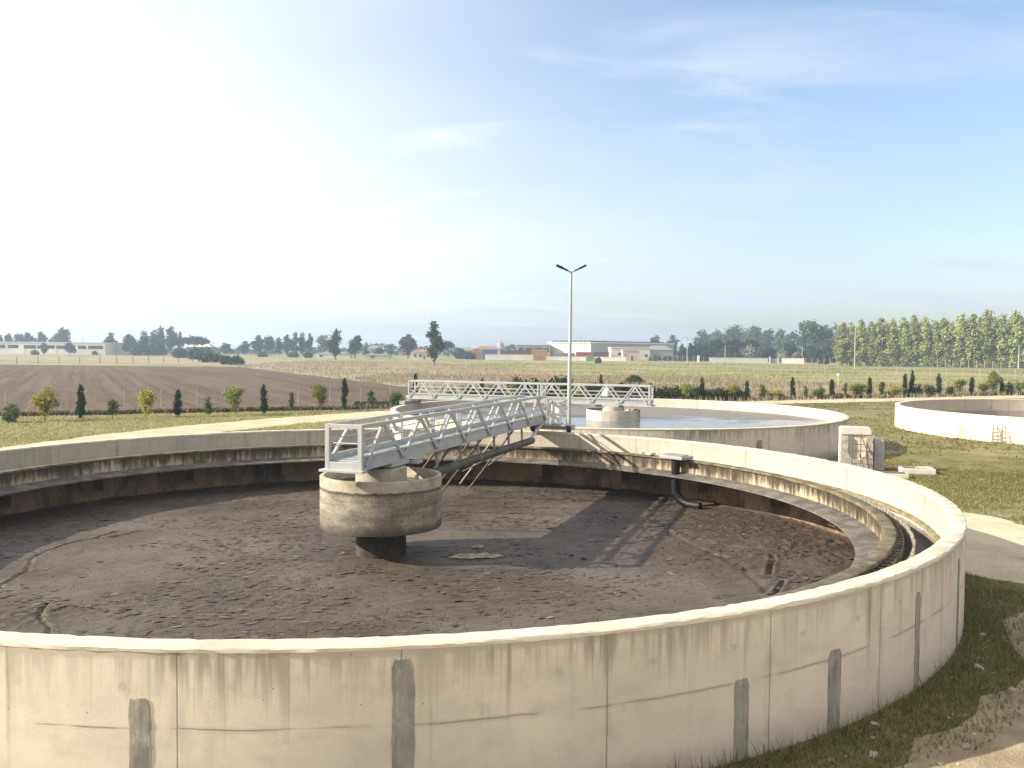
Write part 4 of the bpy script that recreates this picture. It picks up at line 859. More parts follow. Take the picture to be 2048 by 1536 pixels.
# stones lying in the shaded grass
def stone_mesh(seed):
    r = random.Random(seed); b = bmesh.new(); bmesh.ops.create_icosphere(b, subdivisions=2, radius=1.0)
    for v in b.verts:
        v.co *= r.uniform(0.72, 1.1); v.co.z *= 0.55; v.co.x *= 1.25
    me = bpy.data.meshes.new('stone'); b.to_mesh(me); b.free(); me.materials.append(M['stone']); return me
M['stone'] = rough_mat('limestone', (0.30, 0.275, 0.235), (0.50, 0.47, 0.41), 9, 40, 0.9, 0.5, 0.01)
SM = [stone_mesh(k) for k in range(6)]
rg = random.Random(17); cnt = 0
while cnt < 90:
    a = R_(rg.uniform(118, 166)); d = R1 + 0.12 + abs(rg.gauss(0.7, 0.75)); p = (C1.x + d * math.sin(a), C1.y + d * math.cos(a))
    if d > R1 + 3.0: continue
    o = bpy.data.objects.new('stone', SM[cnt % 6]); s = min(0.07, 0.018 + rg.expovariate(60)); o.location = (p[0], p[1], Z0 + s * 0.25); o.scale = (s, s, s); o.rotation_euler = (rg.uniform(-.3, .3), rg.uniform(-.3, .3), rg.uniform(0, 6)); link(o)
    tag(o, 'pale limestone lump lying in the shaded grass at the foot of the near tank', 'stone', 'pale stones scattered in the shaded grass'); cnt += 1

# ------------------------------------------------------------------ lamp post
lp = at(1137.5, 838, 0); k = 37.1 / lp.y; pl0 = pt(1138.5, 800, 37.1); lamp = empty('street_lamp', (pl0.x, 37.1, Z0)); tag(lamp, 'tall thin grey lamp post with two dark lamp heads standing between the two left tanks', 'street lamp')
MB().tube([(0, 0, 0), (0, 0, 3.0), (0.02, 0, 8.28)], [0.10, 0.088, 0.05], 16).build('pole', M['galv'], lamp, True)
MB().tube([(0, 0, 0), (0, 0, 1.1)], [0.125, 0.125], 16).build('pole_base', M['galv'], lamp, True)
MB().tube([(0.015, 0, 6.85), (0.015, 0, 6.92)], 0.075, 12).build('collar', M['galv'], lamp)
for sx, up, yy in ((-1, 0.22, -0.05), (1, 0.24, 0.05)):
    MB().tube([(0.02, 0, 8.26), (0.02 + sx * 0.16, yy, 8.33)], 0.03, 8).build('arm', M['galv'], lamp)
    hb = MB(); a = Vector((0.02 + sx * 0.14, yy, 8.32)); b = Vector((0.02 + sx * 0.62, yy * 2, 8.32 + up)); hb.bar(a, b, 0.17, 0.06); d = (b - a)
    hb.bar(a + d * 0.42, b - d * 0.02, 0.22, 0.085); hb.build('lamp_head', M['black'], lamp, bevel=0.015)

# ------------------------------------------------------------------ concrete blocks, ladders and slabs by the tanks
M['block'] = rough_mat('rough_cast_concrete', (0.33, 0.31, 0.27), (0.50, 0.47, 0.41), 4, 16, 0.95, 1.0, 0.05, c2=(0.24, 0.22, 0.19))
M['blocksmooth'] = rough_mat('smooth_cast_concrete', (0.50, 0.48, 0.43), (0.60, 0.58, 0.53), 2, 20, 0.9, 0.3, 0.01)
bp = at(1713, 943, Z0); byaw = R_(-13)
Bm = Matrix.Rotation(byaw, 3, 'Z')
def bw(x, y, z): return tuple(Bm @ Vector((x, y, z)) + Vector((bp.x, bp.y, Z0)))
b1 = empty('concrete_block', bw(0, 0, 0), byaw); tag(b1, 'rough upright concrete block with a rounded notch cut in its front, beside the tanks', 'concrete block', 'concrete blocks beside the tanks')
MB().box((0, 0.48, 0.80), (1.30, 0.66, 1.5)).build('body', M['blocksmooth'], b1, bevel=0.02)
# front shell with rounded notch
ow = 0.65; oh = 1.52; nw = 0.36; outl = [(-ow, 0.02), (ow, 0.02), (ow, oh), (nw, oh)]
outl += [(nw * math.cos(t), 0.86 - 0.36 * math.sin(t) if t > 0 else 0.86) for t in [math.pi * j / 16 for j in range(17)]]
outl += [(-nw, oh), (-ow, oh)]
b = bmesh.new(); vs = [b.verts.new((x, 0.0, z)) for x, z in outl]; f = b.faces.new(vs); r_ = bmesh.ops.extrude_face_region(b, geom=[f])
for v in [g for g in r_['geom'] if isinstance(g, bmesh.types.BMVert)]: v.co.y += 0.148
bmesh.ops.triangulate(b, faces=b.faces); bmesh.ops.recalc_face_normals(b, faces=b.faces)
me = bpy.data.meshes.new('notched_front'); b.to_mesh(me); b.free(); me.materials.append(M['block']); link(bpy.data.objects.new('notched_front', me), b1)
b2 = MB(); v_ = [(-0.64, 0), (0.62, 0), (0.62, 0.22), (0.52, 0.33), (-0.58, 0.33), (-0.64, 0.27)]
i0 = len(b2.v); b2.v += [(x, 0.0, z) for x, z in v_] + [(x, 0.72, z) for x, z in v_]; nn = len(v_); b2.f = [tuple(range(nn)), tuple(reversed(range(nn, 2 * nn)))] + [(k, (k + 1) % nn, nn + (k + 1) % nn, nn + k) for k in range(nn)]
o = b2.build('concrete_block', M['blocksmooth'], None, bevel=0.03); o.location = bw(-0.02, 0.06, 1.555); o.rotation_euler = (0, 0, byaw); tag(o, 'smooth white concrete block with a chamfered corner lying on the notched block', 'concrete block', 'concrete blocks beside the tanks')
b3 = MB(); prof = [(-0.20, 0.0), (0.20, 0.0), (0.20, 1.18)] + [(0.20 - 0.16 * (1 - math.cos(t)), 1.18 + 0.16 * math.sin(t)) for t in (0.4, 0.8, 1.2, 1.57)] + [(-0.20, 1.34)]
nn = len(prof); b3.v = [(x, 0.0, z) for x, z in prof] + [(x, 0.75, z) for x, z in prof]; b3.f = [tuple(range(nn)), tuple(reversed(range(nn, 2 * nn)))] + [(k, (k + 1) % nn, nn + (k + 1) % nn, nn + k) for k in range(nn)]
for k in range(6): b3.box((-0.16 + k * 0.06, -0.012, 0.62), (0.025, 0.02, 1.16))
M['blockgrey'] = rough_mat('ribbed_concrete', (0.36, 0.37, 0.36), (0.46, 0.47, 0.46), 3, 20, 0.9, 0.3, 0.01)
o = b3.build('concrete_block', M['blockgrey'], None, bevel=0.015); o.location = bw(0.93, 0.22, 0.06); o.rotation_euler = (0, 0, byaw); tag(o, 'ribbed grey concrete block with rounded top corner standing right of the notched block', 'concrete block', 'concrete blocks beside the tanks')
def ladder(loc, rz, w, h, spread, lean, label):
    root = empty('step_ladder', loc, rz); tag(root, label, 'step ladder')
    for nm, y0, x0 in (('front_rails', 0.0, 0.0), ('rear_rails', spread, lean)):
        m = MB()
        for sx in (-1, 1): m.tube([(sx * w / 2 + x0, y0, 0), (sx * w / 2 * 0.96, 0.10, h)], 0.018, 8)
        m.build(nm, M['rust'], root)
        for k in range(1, 6 if not lean else 5):
            t = k / 5.6; zc_ = h * t; xx = x0 * (1 - t); yy = y0 + (0.10 - y0) * t
            MB().tube([(-w / 2 + xx, yy, zc_), (w / 2 + xx, yy, zc_)], 0.016, 8).build('rung', M['rust'], root)
ladder(bw(-0.06, -0.30, 0.10), byaw, 0.36, 1.52, -0.05, 0.52, 'rusty step ladder standing in front of the notched concrete block')
lq = at(1990, 885, Z0); ladder((lq.x - 0.05, lq.y - 0.25, Z0), R_(-50), 0.5, 1.1, -0.45, 0.25, 'rusty step ladder beside the outer wall of the clean right tank')
def slab(px, py, w, d, h, rz, label, hollow):
    p = at(px, py, Z0); root = empty('manhole_slab', (p.x, p.y, Z0 - 0.01), rz); tag(root, label, 'concrete slab')
    fr_ = MB()
    if hollow:
        t = 0.14
        for c, s in (((0, -d / 2 + t / 2, h / 2), (w, t, h)), ((0, d / 2 - t / 2, h / 2), (w, t, h)), ((-w / 2 + t / 2, 0, h / 2), (t, d - 2 * t, h)), ((w / 2 - t / 2, 0, h / 2), (t, d - 2 * t, h))): fr_.box(c, s)
        fr_.build('frame', M['blocksmooth'], root, bevel=0.015); MB().box((0, 0, h * 0.6), (w - 2 * t, d - 2 * t, 0.05)).build('cover', M['ledge'], root)
    else:
        fr_.box((0, 0, h / 2), (w, d, h)); fr_.build('frame', M['cope'], root, bevel=0.015); MB().box((-0.05, 0.0, h + 0.02), (w * 0.86, d * 0.7, 0.04)).build('cover', M['ledge'], root)
slab(1832, 946, 1.35, 1.0, 0.24, R_(-12), 'low hollow concrete manhole frame lying in the grass behind the near tank', True)
slab(1782, 955, 1.25, 0.6, 0.20, R_(-14), 'flat concrete slab with a dark lid beside the manhole frame', False)

# ------------------------------------------------------------------ plants
def crown_mesh(name, lobes, clumps, per, csize, leaf, seed, mat, aspect=0.55, up=0.0, shell=0.62):
    r = np.random.default_rng(seed); L = np.array(lobes, float); vol = L[:, 3] * L[:, 4] * L[:, 5]; pr = vol ** 0.7; pr /= pr.sum()
    li = r.choice(len(L), clumps, p=pr); d = r.normal(size=(clumps, 3)); d /= np.linalg.norm(d, axis=1)[:, None]
    rad = shell + (1 - shell) * r.random(clumps) ** 0.7; inner = r.random(clumps) < 0.22; rad[inner] *= r.random(inner.sum())
    cc = L[li, :3] + d * L[li, 3:6] * rad[:, None]
    cs = csize * r.uniform(0.55, 1.35, clumps)
    p = np.repeat(cc, per, 0) + r.normal(size=(clumps * per, 3)) * np.repeat(cs, per)[:, None] * np.array([1, 1, 0.8 + up])
    n = len(p); ow_ = p * np.array([1, 1, 0.0]); ow_ /= (np.linalg.norm(ow_, axis=1)[:, None] + 1e-6); nr = r.normal(size=(n, 3)) * 0.62 + ow_ * 0.9 + np.array([0, 0, 0.35]); nr /= np.linalg.norm(nr, axis=1)[:, None]
    t = r.normal(size=(n, 3)) + np.array([0, 0, up * 3.0]); u = t - (t * nr).sum(1)[:, None] * nr; u /= np.linalg.norm(u, axis=1)[:, None]; v = np.cross(nr, u)
    s = leaf * r.uniform(0.6, 1.35, n)[:, None]
    q = np.stack([p - u * s, p + v * s * aspect, p + u * s, p - v * s * aspect], 1)
    q[:, :, 2] = np.maximum(q[:, :, 2], 0.02)
    return faces_mesh(name, q, mat)
def trunk_mesh(name, h, r0, limbs, seed, mat, spread=0.5):
    r = random.Random(seed); m = MB(); k = 5; pts = [(r.uniform(-.02, .02) * h * j / k, r.uniform(-.02, .02) * h * j / k, h * j / k) for j in range(k + 1)]
    m.tube(pts, [r0 * (1 - 0.75 * j / k) for j in range(k + 1)], 7)
    for j in range(limbs):
        t = r.uniform(0.3, 0.85); a = r.uniform(0, 6.28); z = h * t; ln_ = h * r.uniform(0.18, 0.34)
        m.tube([(0, 0, z), (math.cos(a) * ln_ * spread * 0.6, math.sin(a) * ln_ * spread * 0.6, z + ln_ * 0.5), (math.cos(a) * ln_ * spread, math.sin(a) * ln_ * spread, z + ln_)], [r0 * 0.4, r0 * 0.25, r0 * 0.08], 5)
    me = bpy.data.meshes.new(name); me.from_pydata(m.v, [], m.f); me.materials.append(mat); return me
M['bark'] = rough_mat('bark', (0.09, 0.07, 0.05), (0.17, 0.135, 0.10), 6, 30, 0.95, 0.5, 0.02)
M['l_cyp'] = leaf_mat('cypress_leaves', (0.014, 0.03, 0.014), (0.045, 0.075, 0.03), 0.15, None, 3)
M['l_shrub'] = leaf_mat('shrub_leaves', (0.045, 0.075, 0.022), (0.17, 0.21, 0.065), 0.4, (0.26, 0.28, 0.11), 2)
M['l_yellow'] = leaf_mat('yellow_leaves', (0.20, 0.21, 0.04), (0.52, 0.50, 0.12), 0.45, (0.42, 0.38, 0.10), 2)
M['l_green'] = leaf_mat('green_leaves', (0.10, 0.13, 0.034), (0.32, 0.35, 0.10), 0.4, (0.30, 0.29, 0.08), 2)
M['l_bramble'] = leaf_mat('bramble_leaves', (0.018, 0.03, 0.01), (0.065, 0.085, 0.028), 0.25, (0.13, 0.15, 0.05), 0.6)
M['l_poplar'] = leaf_mat('poplar_leaves', (0.23, 0.26, 0.10), (0.44, 0.47, 0.195), 0.30, (0.42, 0.45, 0.20), 0.25)
M['l_far'] = leaf_mat('far_leaves', (0.022, 0.036, 0.018), (0.075, 0.098, 0.045), 0.25, (0.11, 0.13, 0.06), 0.2)
M['l_far2'] = leaf_mat('far_leaves_light', (0.05, 0.07, 0.03), (0.14, 0.165, 0.075), 0.3, (0.19, 0.20, 0.10), 0.2)
M['l_pine'] = leaf_mat('pine_needles', (0.010, 0.020, 0.010), (0.04, 0.058, 0.024), 0.1, None, 0.3)
M['l_olive'] = leaf_mat('olive_leaves', (0.12, 0.13, 0.09), (0.30, 0.31, 0.23), 0.3, (0.40, 0.38, 0.27), 0.5)

M['l_wood'] = leaf_mat('wood_leaves', (0.035, 0.058, 0.026), (0.14, 0.18, 0.075), 0.3, (0.20, 0.23, 0.10), 0.2)
KIND = {}
def kind(name, w, h, crowns, trunks): KIND[name] = (w, h, crowns, trunks)
rs = random.Random(5)
def jl(l, a=0.12): return [tuple(v * (1 + rs.uniform(-a, a)) if i > 2 else v + rs.uniform(-a, a) * l_[3] for i, v in enumerate(l_)) for l_ in l]
# small plants of the row
kind('cypress', 0.5, 2.4, [crown_mesh('crown', jl([(0, 0, 0.6, .21, .21, .5), (0, 0, 1.1, .22, .22, .6), (0.02, 0, 1.6, .17, .17, .55), (0.03, 0, 2.05, .08, .08, .36)]), 170, 9, 0.055, 0.075, 10 + k, M['l_cyp'], 0.4, 0.5) for k in range(4)], [trunk_mesh('trunk', 1.2, 0.03, 0, k, M['bark']) for k in range(2)])
kind('shrub', 1.1, 1.4, [crown_mesh('crown', jl([(0, 0, 0.5, .45, .45, .45), (.12, .1, 0.85, .36, .36, .42), (-.15, 0, .8, .3, .3, .35)], .25), 130, 10, 0.10, 0.075, 20 + k, M['l_shrub']) for k in range(4)], [trunk_mesh('trunk', 0.7, 0.03, 3, k, M['bark']) for k in range(2)])
kind('young_tree', 1.4, 2.4, [crown_mesh('crown', jl([(0, 0, 1.25, .42, .42, .5), (.15, .05, 1.75, .52, .5, .5), (-.25, 0, 1.65, .42, .42, .5), (0.1, 0, 2.05, .4, .4, .3), (0, 0, .75, .2, .2, .35)], .42), 210, 9, 0.135, 0.08, 30 + k, M['l_green']) for k in range(6)], [trunk_mesh('trunk', 1.7, 0.035, 6, k, M['bark']) for k in range(2)])
kind('yellow_tree', 1.4, 2.4, [crown_mesh('crown', jl([(0, 0, 1.25, .45, .45, .5), (.15, .05, 1.75, .55, .5, .5), (-.25, 0, 1.65, .45, .45, .5), (0.1, 0, 2.05, .4, .4, .3), (0, 0, .7, .25, .25, .4)], .42), 210, 9, 0.135, 0.08, 40 + k, M['l_yellow']) for k in range(5)], [trunk_mesh('trunk', 1.7, 0.035, 6, k, M['bark']) for k in range(2)])
kind('sapling', 0.6, 1.6, [crown_mesh('crown', jl([(0, 0, .6, .18, .18, .35), (.05, 0, 1.0, .24, .22, .35), (-.05, 0, 1.35, .16, .16, .25)], .25), 75, 8, 0.09, 0.075, 50 + k, M['l_shrub']) for k in range(4)], [trunk_mesh('trunk', 1.4, 0.022, 4, k, M['bark']) for k in range(2)])
kind('dark_pine', 1.4, 2.8, [crown_mesh('crown', [(0, 0, .6, .6, .6, .5), (0, 0, 1.2, .45, .45, .5), (0, 0, 1.8, .3, .3, .5), (0, 0, 2.4, .12, .12, .45)], 170, 10, 0.10, 0.09, 60, M['l_cyp'])], [trunk_mesh('trunk', 2.2, 0.04, 4, 1, M['bark'])])
kind('bramble', 4.0, 1.8, [crown_mesh('crown', jl([(-1.1, 0, .5, .9, .8, .7), (0, .2, .75, 1.1, .9, .9), (1.1, 0, .55, .9, .8, .75), (.5, -.3, .5, .7, .6, .6)], .2), 300, 10, 0.22, 0.15, 70 + k, M['l_bramble']) for k in range(4)], [trunk_mesh('stems', 0.9, 0.04, 6, k, M['bark'], 2.0) for k in range(1)])
# big far trees
def pop(k):
    r = random.Random(100 + k); l = []; H = 20.0
    for j in range(34):
        z = 1.6 + 17.2 * (j / 33) ** 0.95; w = 1.75 * min(1, (z / 4) ** 0.5) * (1 - max(0, z - 11) / 10.5) ** 0.75; a = r.uniform(0, 6.28); o_ = w * r.uniform(0.2, 0.62)
        l.append((math.cos(a) * o_, math.sin(a) * o_, z, w * .62, w * .62, r.uniform(1.2, 2.0)))
    l.append((0.2, 0, 19.2, .3, .3, 1.0)); return crown_mesh('crown', l, 520, 9, 0.30, 0.42, 200 + k, M['l_poplar'], 0.42, 0.75, 0.7)
kind('poplar', 4.2, 20.0, [pop(k) for k in range(5)], [trunk_mesh('trunk', 14, 0.24, 5, k, M['bark'], .3) for k in range(2)])
def lobed(k, n, W, H, z0, mat, clumps, leaf, csz, taper=0.5, flat=1.0):
    r = random.Random(300 + k); l = []
    for j in range(n):
        t = (j + .5) / n; z = z0 + (H - z0) * (0.10 + 0.80 * t); w = W / 2 * (1 - taper * abs(t - 0.4) * 1.5); a = r.uniform(0, 6.28); o_ = w * r.uniform(0.15, 0.62)
        rr_ = w * r.uniform(0.38, 0.58); l.append((math.cos(a) * o_, math.sin(a) * o_, z, rr_, rr_, min(rr_ * r.uniform(.7, 1.0) * flat, (H - z0) * .22)))
    return crown_mesh('crown', l, clumps, 9, csz, leaf, 400 + k, mat, 0.6, 0.1, 0.65)
kind('tall_tree', 7, 15, [lobed(k, 13, 7, 15, 1.5, M['l_far'], 210, 0.46, 0.5, 0.75) for k in range(5)], [trunk_mesh('trunk', 11, 0.32, 7, k, M['bark'], .6) for k in range(2)])
kind('round_tree', 10, 11, [lobed(20 + k, 11, 10, 11, 2.2, M['l_far'], 210, 0.5, 0.6, 0.5) for k in range(4)], [trunk_mesh('trunk', 8, 0.32, 7, k, M['bark'], .9) for k in range(2)])
kind('light_tree', 10, 12, [lobed(30 + k, 12, 10, 12, 2, M['l_far2'], 220, 0.5, 0.6, 0.55) for k in range(3)], [trunk_mesh('trunk', 9, 0.32, 7, k, M['bark'], .9) for k in range(2)])
kind('wood_tall', 8, 15, [lobed(50 + k, 14, 8, 15, 1.0, M['l_wood'], 260, 0.48, 0.6, 0.6) for k in range(3)], [trunk_mesh('trunk', 11, 0.32, 7, k, M['bark'], .6) for k in range(2)])
kind('wood_round', 11, 13, [lobed(60 + k, 15, 11, 13, 0.8, M['l_wood'], 280, 0.5, 0.65, 0.4) for k in range(4)], [trunk_mesh('trunk', 9, 0.32, 7, k, M['bark'], .9) for k in range(2)])
kind('umbrella_pine', 13, 9, [crown_mesh('crown', [(0, 0, 7.0, 6, 6, 1.5), (-3, 1, 6.6, 3, 3, 1.2), (3, -1, 6.8, 3, 3, 1.2), (0, 0, 7.9, 4, 4, .9)], 280, 9, 0.5, 0.5, 90 + k, M['l_pine'], 0.6, 0, .5) for k in range(2)], [trunk_mesh('trunk', 7, 0.35, 6, k, M['bark'], 1.2) for k in range(2)])
kind('low_bush', 6, 3, [crown_mesh('crown', jl([(-1.5, 0, 1.0, 1.5, 1.2, 1.0), (0.3, 0, 1.4, 1.8, 1.4, 1.3), (1.8, 0, 1.0, 1.3, 1.1, 1.0)], .2), 150, 9, 0.35, 0.34, 95 + k, M['l_far']) for k in range(3)], [trunk_mesh('stems', 1.6, 0.1, 5, k, M['bark'], 1.5) for k in range(1)])
kind('dark_bush', 6, 4.5, [crown_mesh('crown', jl([(-1.5, 0, 1.5, 1.6, 1.3, 1.6), (0.3, 0, 2.2, 1.9, 1.5, 2.1), (1.8, 0, 1.5, 1.4, 1.2, 1.5)], .2), 190, 9, 0.4, 0.38, 195 + k, M['l_pine']) for k in range(3)], [trunk_mesh('stems', 1.6, 0.1, 5, k, M['bark'], 1.5) for k in range(1)])
kind('olive_bush', 6, 3, [crown_mesh('crown', jl([(-1.5, 0, 1.2, 1.5, 1.2, 1.2), (0.3, 0, 1.6, 1.8, 1.4, 1.3), (1.8, 0, 1.2, 1.3, 1.1, 1.1)], .2), 150, 9, 0.35, 0.34, 98 + k, M['l_olive']) for k in range(2)], [trunk_mesh('stems', 1.6, 0.1, 5, k, M['bark'], 1.5) for k in range(1)])
kind('tall_cypress', 3, 14, [crown_mesh('crown', [(0, 0, 3, 1.2, 1.2, 3), (0, 0, 7, 1.25, 1.25, 4), (0, 0, 11, .8, .8, 2.8)], 170, 9, 0.3, 0.42, 99, M['l_pine'], .5, .4)], [trunk_mesh('trunk', 6, 0.25, 0, 1, M['bark'])])
uses = {}
def plant(name, kd, pos, h, w, label, cat, group=None, squash=1.0):
    W_, H_, cr, tr = KIND[kd]; k = uses.get(kd, 0); uses[kd] = k + 1
    o = empty(name, pos, rs.uniform(0, 6.28)); o.scale = (w / W_, w / W_ * squash, h / H_); tag(o, label, cat, group)
    a = bpy.data.objects.new('crown', cr[k % len(cr)]); link(a, o)
    tn = 'stems' if kd in ('bramble', 'low_bush', 'olive_bush', 'dark_bush') else 'trunk'; b = bpy.data.objects.new(tn, tr[k % len(tr)]); link(b, o); return o
def plant_px(name, kd, px, ytop, ybase, wpx, label, cat, group=None, z=Z0, Y=None):
    if Y is None: p = at(px, ybase, z)
    else: p = pt(px, ybase, Y); p.z = 0.0
    sc = p.y / F_PX; q = pt(px, ytop, p.y); h = max(0.4, q.z - z)
    return plant(name, kd, (p.x, p.y, z if Y is None else 0.02), h, max(0.2, wpx * sc), label, cat, group)

ROW = [  # px, top, base, width, kind
 (25, 805, 845, 30, 'shrub'), (90, 776, 842, 50, 'yellow_tree'), (162, 765, 838, 15, 'cypress'), (225, 797, 838, 18, 'sapling'), (291, 777, 835, 32, 'yellow_tree'), (355, 776, 834, 14, 'cypress'),
 (416, 795, 833, 15, 'sapling'), (470, 776, 831, 38, 'young_tree'), (528, 768, 828, 13, 'cypress'), (583, 785, 825, 11, 'sapling'), (640, 766, 822, 31, 'young_tree'), (689, 753, 819, 12, 'cypress'),
 (741, 783, 818, 15, 'sapling'), (795, 781, 814, 30, 'shrub'), (831, 743, 806, 10, 'cypress'), (965, 752, 800, 10, 'cypress'), (1025, 768, 800, 22, 'young_tree'), (1080, 772, 800, 16, 'sapling'), (1165, 768, 800, 26, 'young_tree'),
 (1203, 749, 800, 9, 'cypress'), (1304, 765, 799, 11, 'cypress'), (1375, 766, 799, 26, 'young_tree'), (1405, 753, 800, 10, 'cypress'), (1433, 774, 801, 19, 'shrub'), (1465, 771, 802, 25, 'yellow_tree'), (1480, 778, 801, 18, 'shrub'),
 (1496, 759, 800, 9, 'cypress'), (1527, 770, 800, 15, 'sapling'), (1560, 780, 799, 22, 'yellow_tree'), (1587, 755, 798, 10, 'cypress'), (1613, 772, 798, 10, 'sapling'), (1640, 774, 799, 28, 'shrub'), (1665, 757, 797, 10, 'cypress'),
 (1692, 767, 797, 9, 'sapling'), (1716, 767, 796, 35, 'young_tree'), (1741, 752, 796, 9, 'cypress'), (1765, 762, 795, 12, 'sapling'), (1795, 771, 794, 29, 'yellow_tree'), (1812, 744, 793, 9, 'cypress'), (1826, 742, 793, 19, 'dark_pine'),
 (1840, 770, 792, 14, 'sapling'), (1862, 767, 792, 25, 'shrub'), (1880, 747, 792, 10, 'cypress'), (1902, 770, 792, 17, 'shrub'), (1921, 759, 792, 23, 'young_tree'), (1946, 752, 792, 9, 'cypress'), (1970, 765, 792, 21, 'young_tree'),
 (1988, 744, 792, 26, 'young_tree'), (2006, 756, 791, 8, 'cypress'), (2022, 762, 791, 19, 'shrub'), (2042, 764, 791, 20, 'young_tree')]
RNAME = {'shrub': ('planted_shrub', 'bushy green shrub', 'shrub'), 'yellow_tree': ('young_tree', 'yellow green young tree', 'young tree'), 'cypress': ('young_cypress', 'slim dark young cypress', 'cypress'), 'sapling': ('tree_sapling', 'thin small leafy sapling', 'sapling'), 'young_tree': ('young_tree', 'green leafy young tree', 'young tree'), 'dark_pine': ('young_conifer', 'dark pointed young conifer', 'conifer')}
num = {}
for px, yt, yb, w, kd in ROW:
    nm, desc, cat = RNAME[kd]; num[kd] = num.get(kd, 0) + 1; n_ = num[kd]
    where = 'before the ploughed field' if px < 830 else ('behind the lattice bridge' if px < 1300 else ('behind the middle tank' if px < 1600 else 'along the track at right'))
    lab = '%s, %s of its kind from the left in the planted row' % (desc, ORD[n_]) if kd != 'dark_pine' else 'dark pointed young conifer in the planted row along the track at right'
    if px > 870:
        yb = hor(px) + 5.1 * F_PX / (PL(at(px, 795).x) if True else 1)
        d = ray(px, 700); tx = d.x / d.y; Y = 81.5 / (1 - 0.47 * tx); p = Vector((tx * Y, Y, Z0)); sc = Y / F_PX
        plant(nm, kd, p, max(0.5, pt(px, yt, Y).z - Z0), w * sc * 1.1, lab, cat, 'young plants of the row along the track')
    else: plant_px(nm, kd, px, yt, yb, w * 1.1, lab, cat, 'young plants of the row along the track')

# brambles: a dark mass behind the row and mounds in the dry field
brn = 0
for px, yt, w, dY in [(1010, 778, 75, 2), (1070, 757, 90, 4), (1035, 752, 60, 6), (1110, 753, 85, 5), (1150, 765, 70, 2.5), (1195, 764, 85, 3), (1240, 764, 80, 2.5), (1275, 770, 70, 2), (1320, 772, 75, 2), (1355, 772, 70, 2), (1395, 772, 75, 2), (1435, 776, 70, 2), (1475, 780, 60, 1.5), (940, 772, 60, 2.5), (985, 768, 70, 3), (905, 778, 50, 2), (745, 801, 60, 1.8), (785, 799, 70, 1.8), (715, 805, 40, 1.6), (1555, 786, 35, 1.5), (1680, 786, 50, 1.5), (1780, 782, 40, 1.5)]:
    d = ray(px, 700); tx = d.x / d.y; Y = 81.5 / (1 - 0.47 * tx) + dY; brn += 1
    plant('bramble_bush', 'bramble', (tx * Y, Y, 0.05), max(0.6, pt(px, yt, Y).z), w * Y / F_PX, 'dark bramble bush %s of the tangled line behind the row, counted from the left' % 'x' if False else 'dark bramble bush behind the planted row', 'bramble', 'dark bramble bushes behind the planted row')
bl_ = sorted([o for o in COL.objects if o.name.startswith('bramble_bush')], key=lambda o: o.location.x / o.location.y)
for i, o in enumerate(bl_): o['label'] = 'dark bramble bush in the tangle behind the planted row, %s from the left' % ORD[i + 1]
for px, yt, yb, w, lab in [(1270, 749, 768, 60, 'dark weedy mound in the dry field right of the lamp post'), (350, 705, 728, 0, '')][:1]:
    plant_px('bramble_bush', 'bramble', px, yt, yb, w, lab, 'bramble', 'dark bramble bushes behind the planted row', 0.05)

# wire fence behind the row
M['post'] = rough_mat('fence_concrete', (0.34, 0.31, 0.27), (0.44, 0.41, 0.36), 4, 20, 0.9, 0.2, 0.01)
M['postdark'] = plain_mat('weathered_wood', (0.16, 0.13, 0.10), 0.9)
M['wire'] = plain_mat('wire', (0.25, 0.25, 0.25), 0.5, 0.5)
def fence(name, pts, spacing, h, r, mat, label, wires=(0.3, 0.7, 1.0), z=0.05, braces=(), jit=0.0):
    root = empty(name, (pts[0][0], pts[0][1], z)); tag(root, label, 'fence'); o0 = Vector((pts[0][0], pts[0][1], 0)); rr_ = random.Random(len(name) + int(abs(pts[0][0])))
    for i in range(len(pts) - 1):
        a = Vector((*pts[i], 0)) - o0; b = Vector((*pts[i + 1], 0)) - o0; n = max(1, round((b - a).length / spacing))
        for k in range(n + (1 if i == len(pts) - 2 else 0)):
            p = a + (b - a) * (k / n); hh = h * (1 + rr_.uniform(-jit, jit)); t = Vector((rr_.uniform(-jit, jit) * .3, 0, hh))
            MB().bar(p, p + t, r * 2, r * 2).build('post', mat, root)
            if (i, k) in braces:
                MB().bar(p + Vector((0, 0, h * .8)), p + Vector((h * 0.8, 0, 0)), r * 1.6).build('brace', mat, root)
        m = MB()
        for w in wires: m.tube([a + Vector((0, 0, h * w)), b + Vector((0, 0, h * w))], 0.007 * max(1, (o0 + a).length / 130), 4)
        m.build('wire', M['wire'], root)
fx = [-58, -34, -10, 15, 40, 72]
fence('wire_fence', [(x - 0.42 * 1.3, PL(x) + 0.9 * 1.3) for x in fx], 2.75, 1.75, 0.04, M['post'], 'thin concrete post fence running along the planted row', (0.12, 0.5, 0.95), Z0 - 0.03)

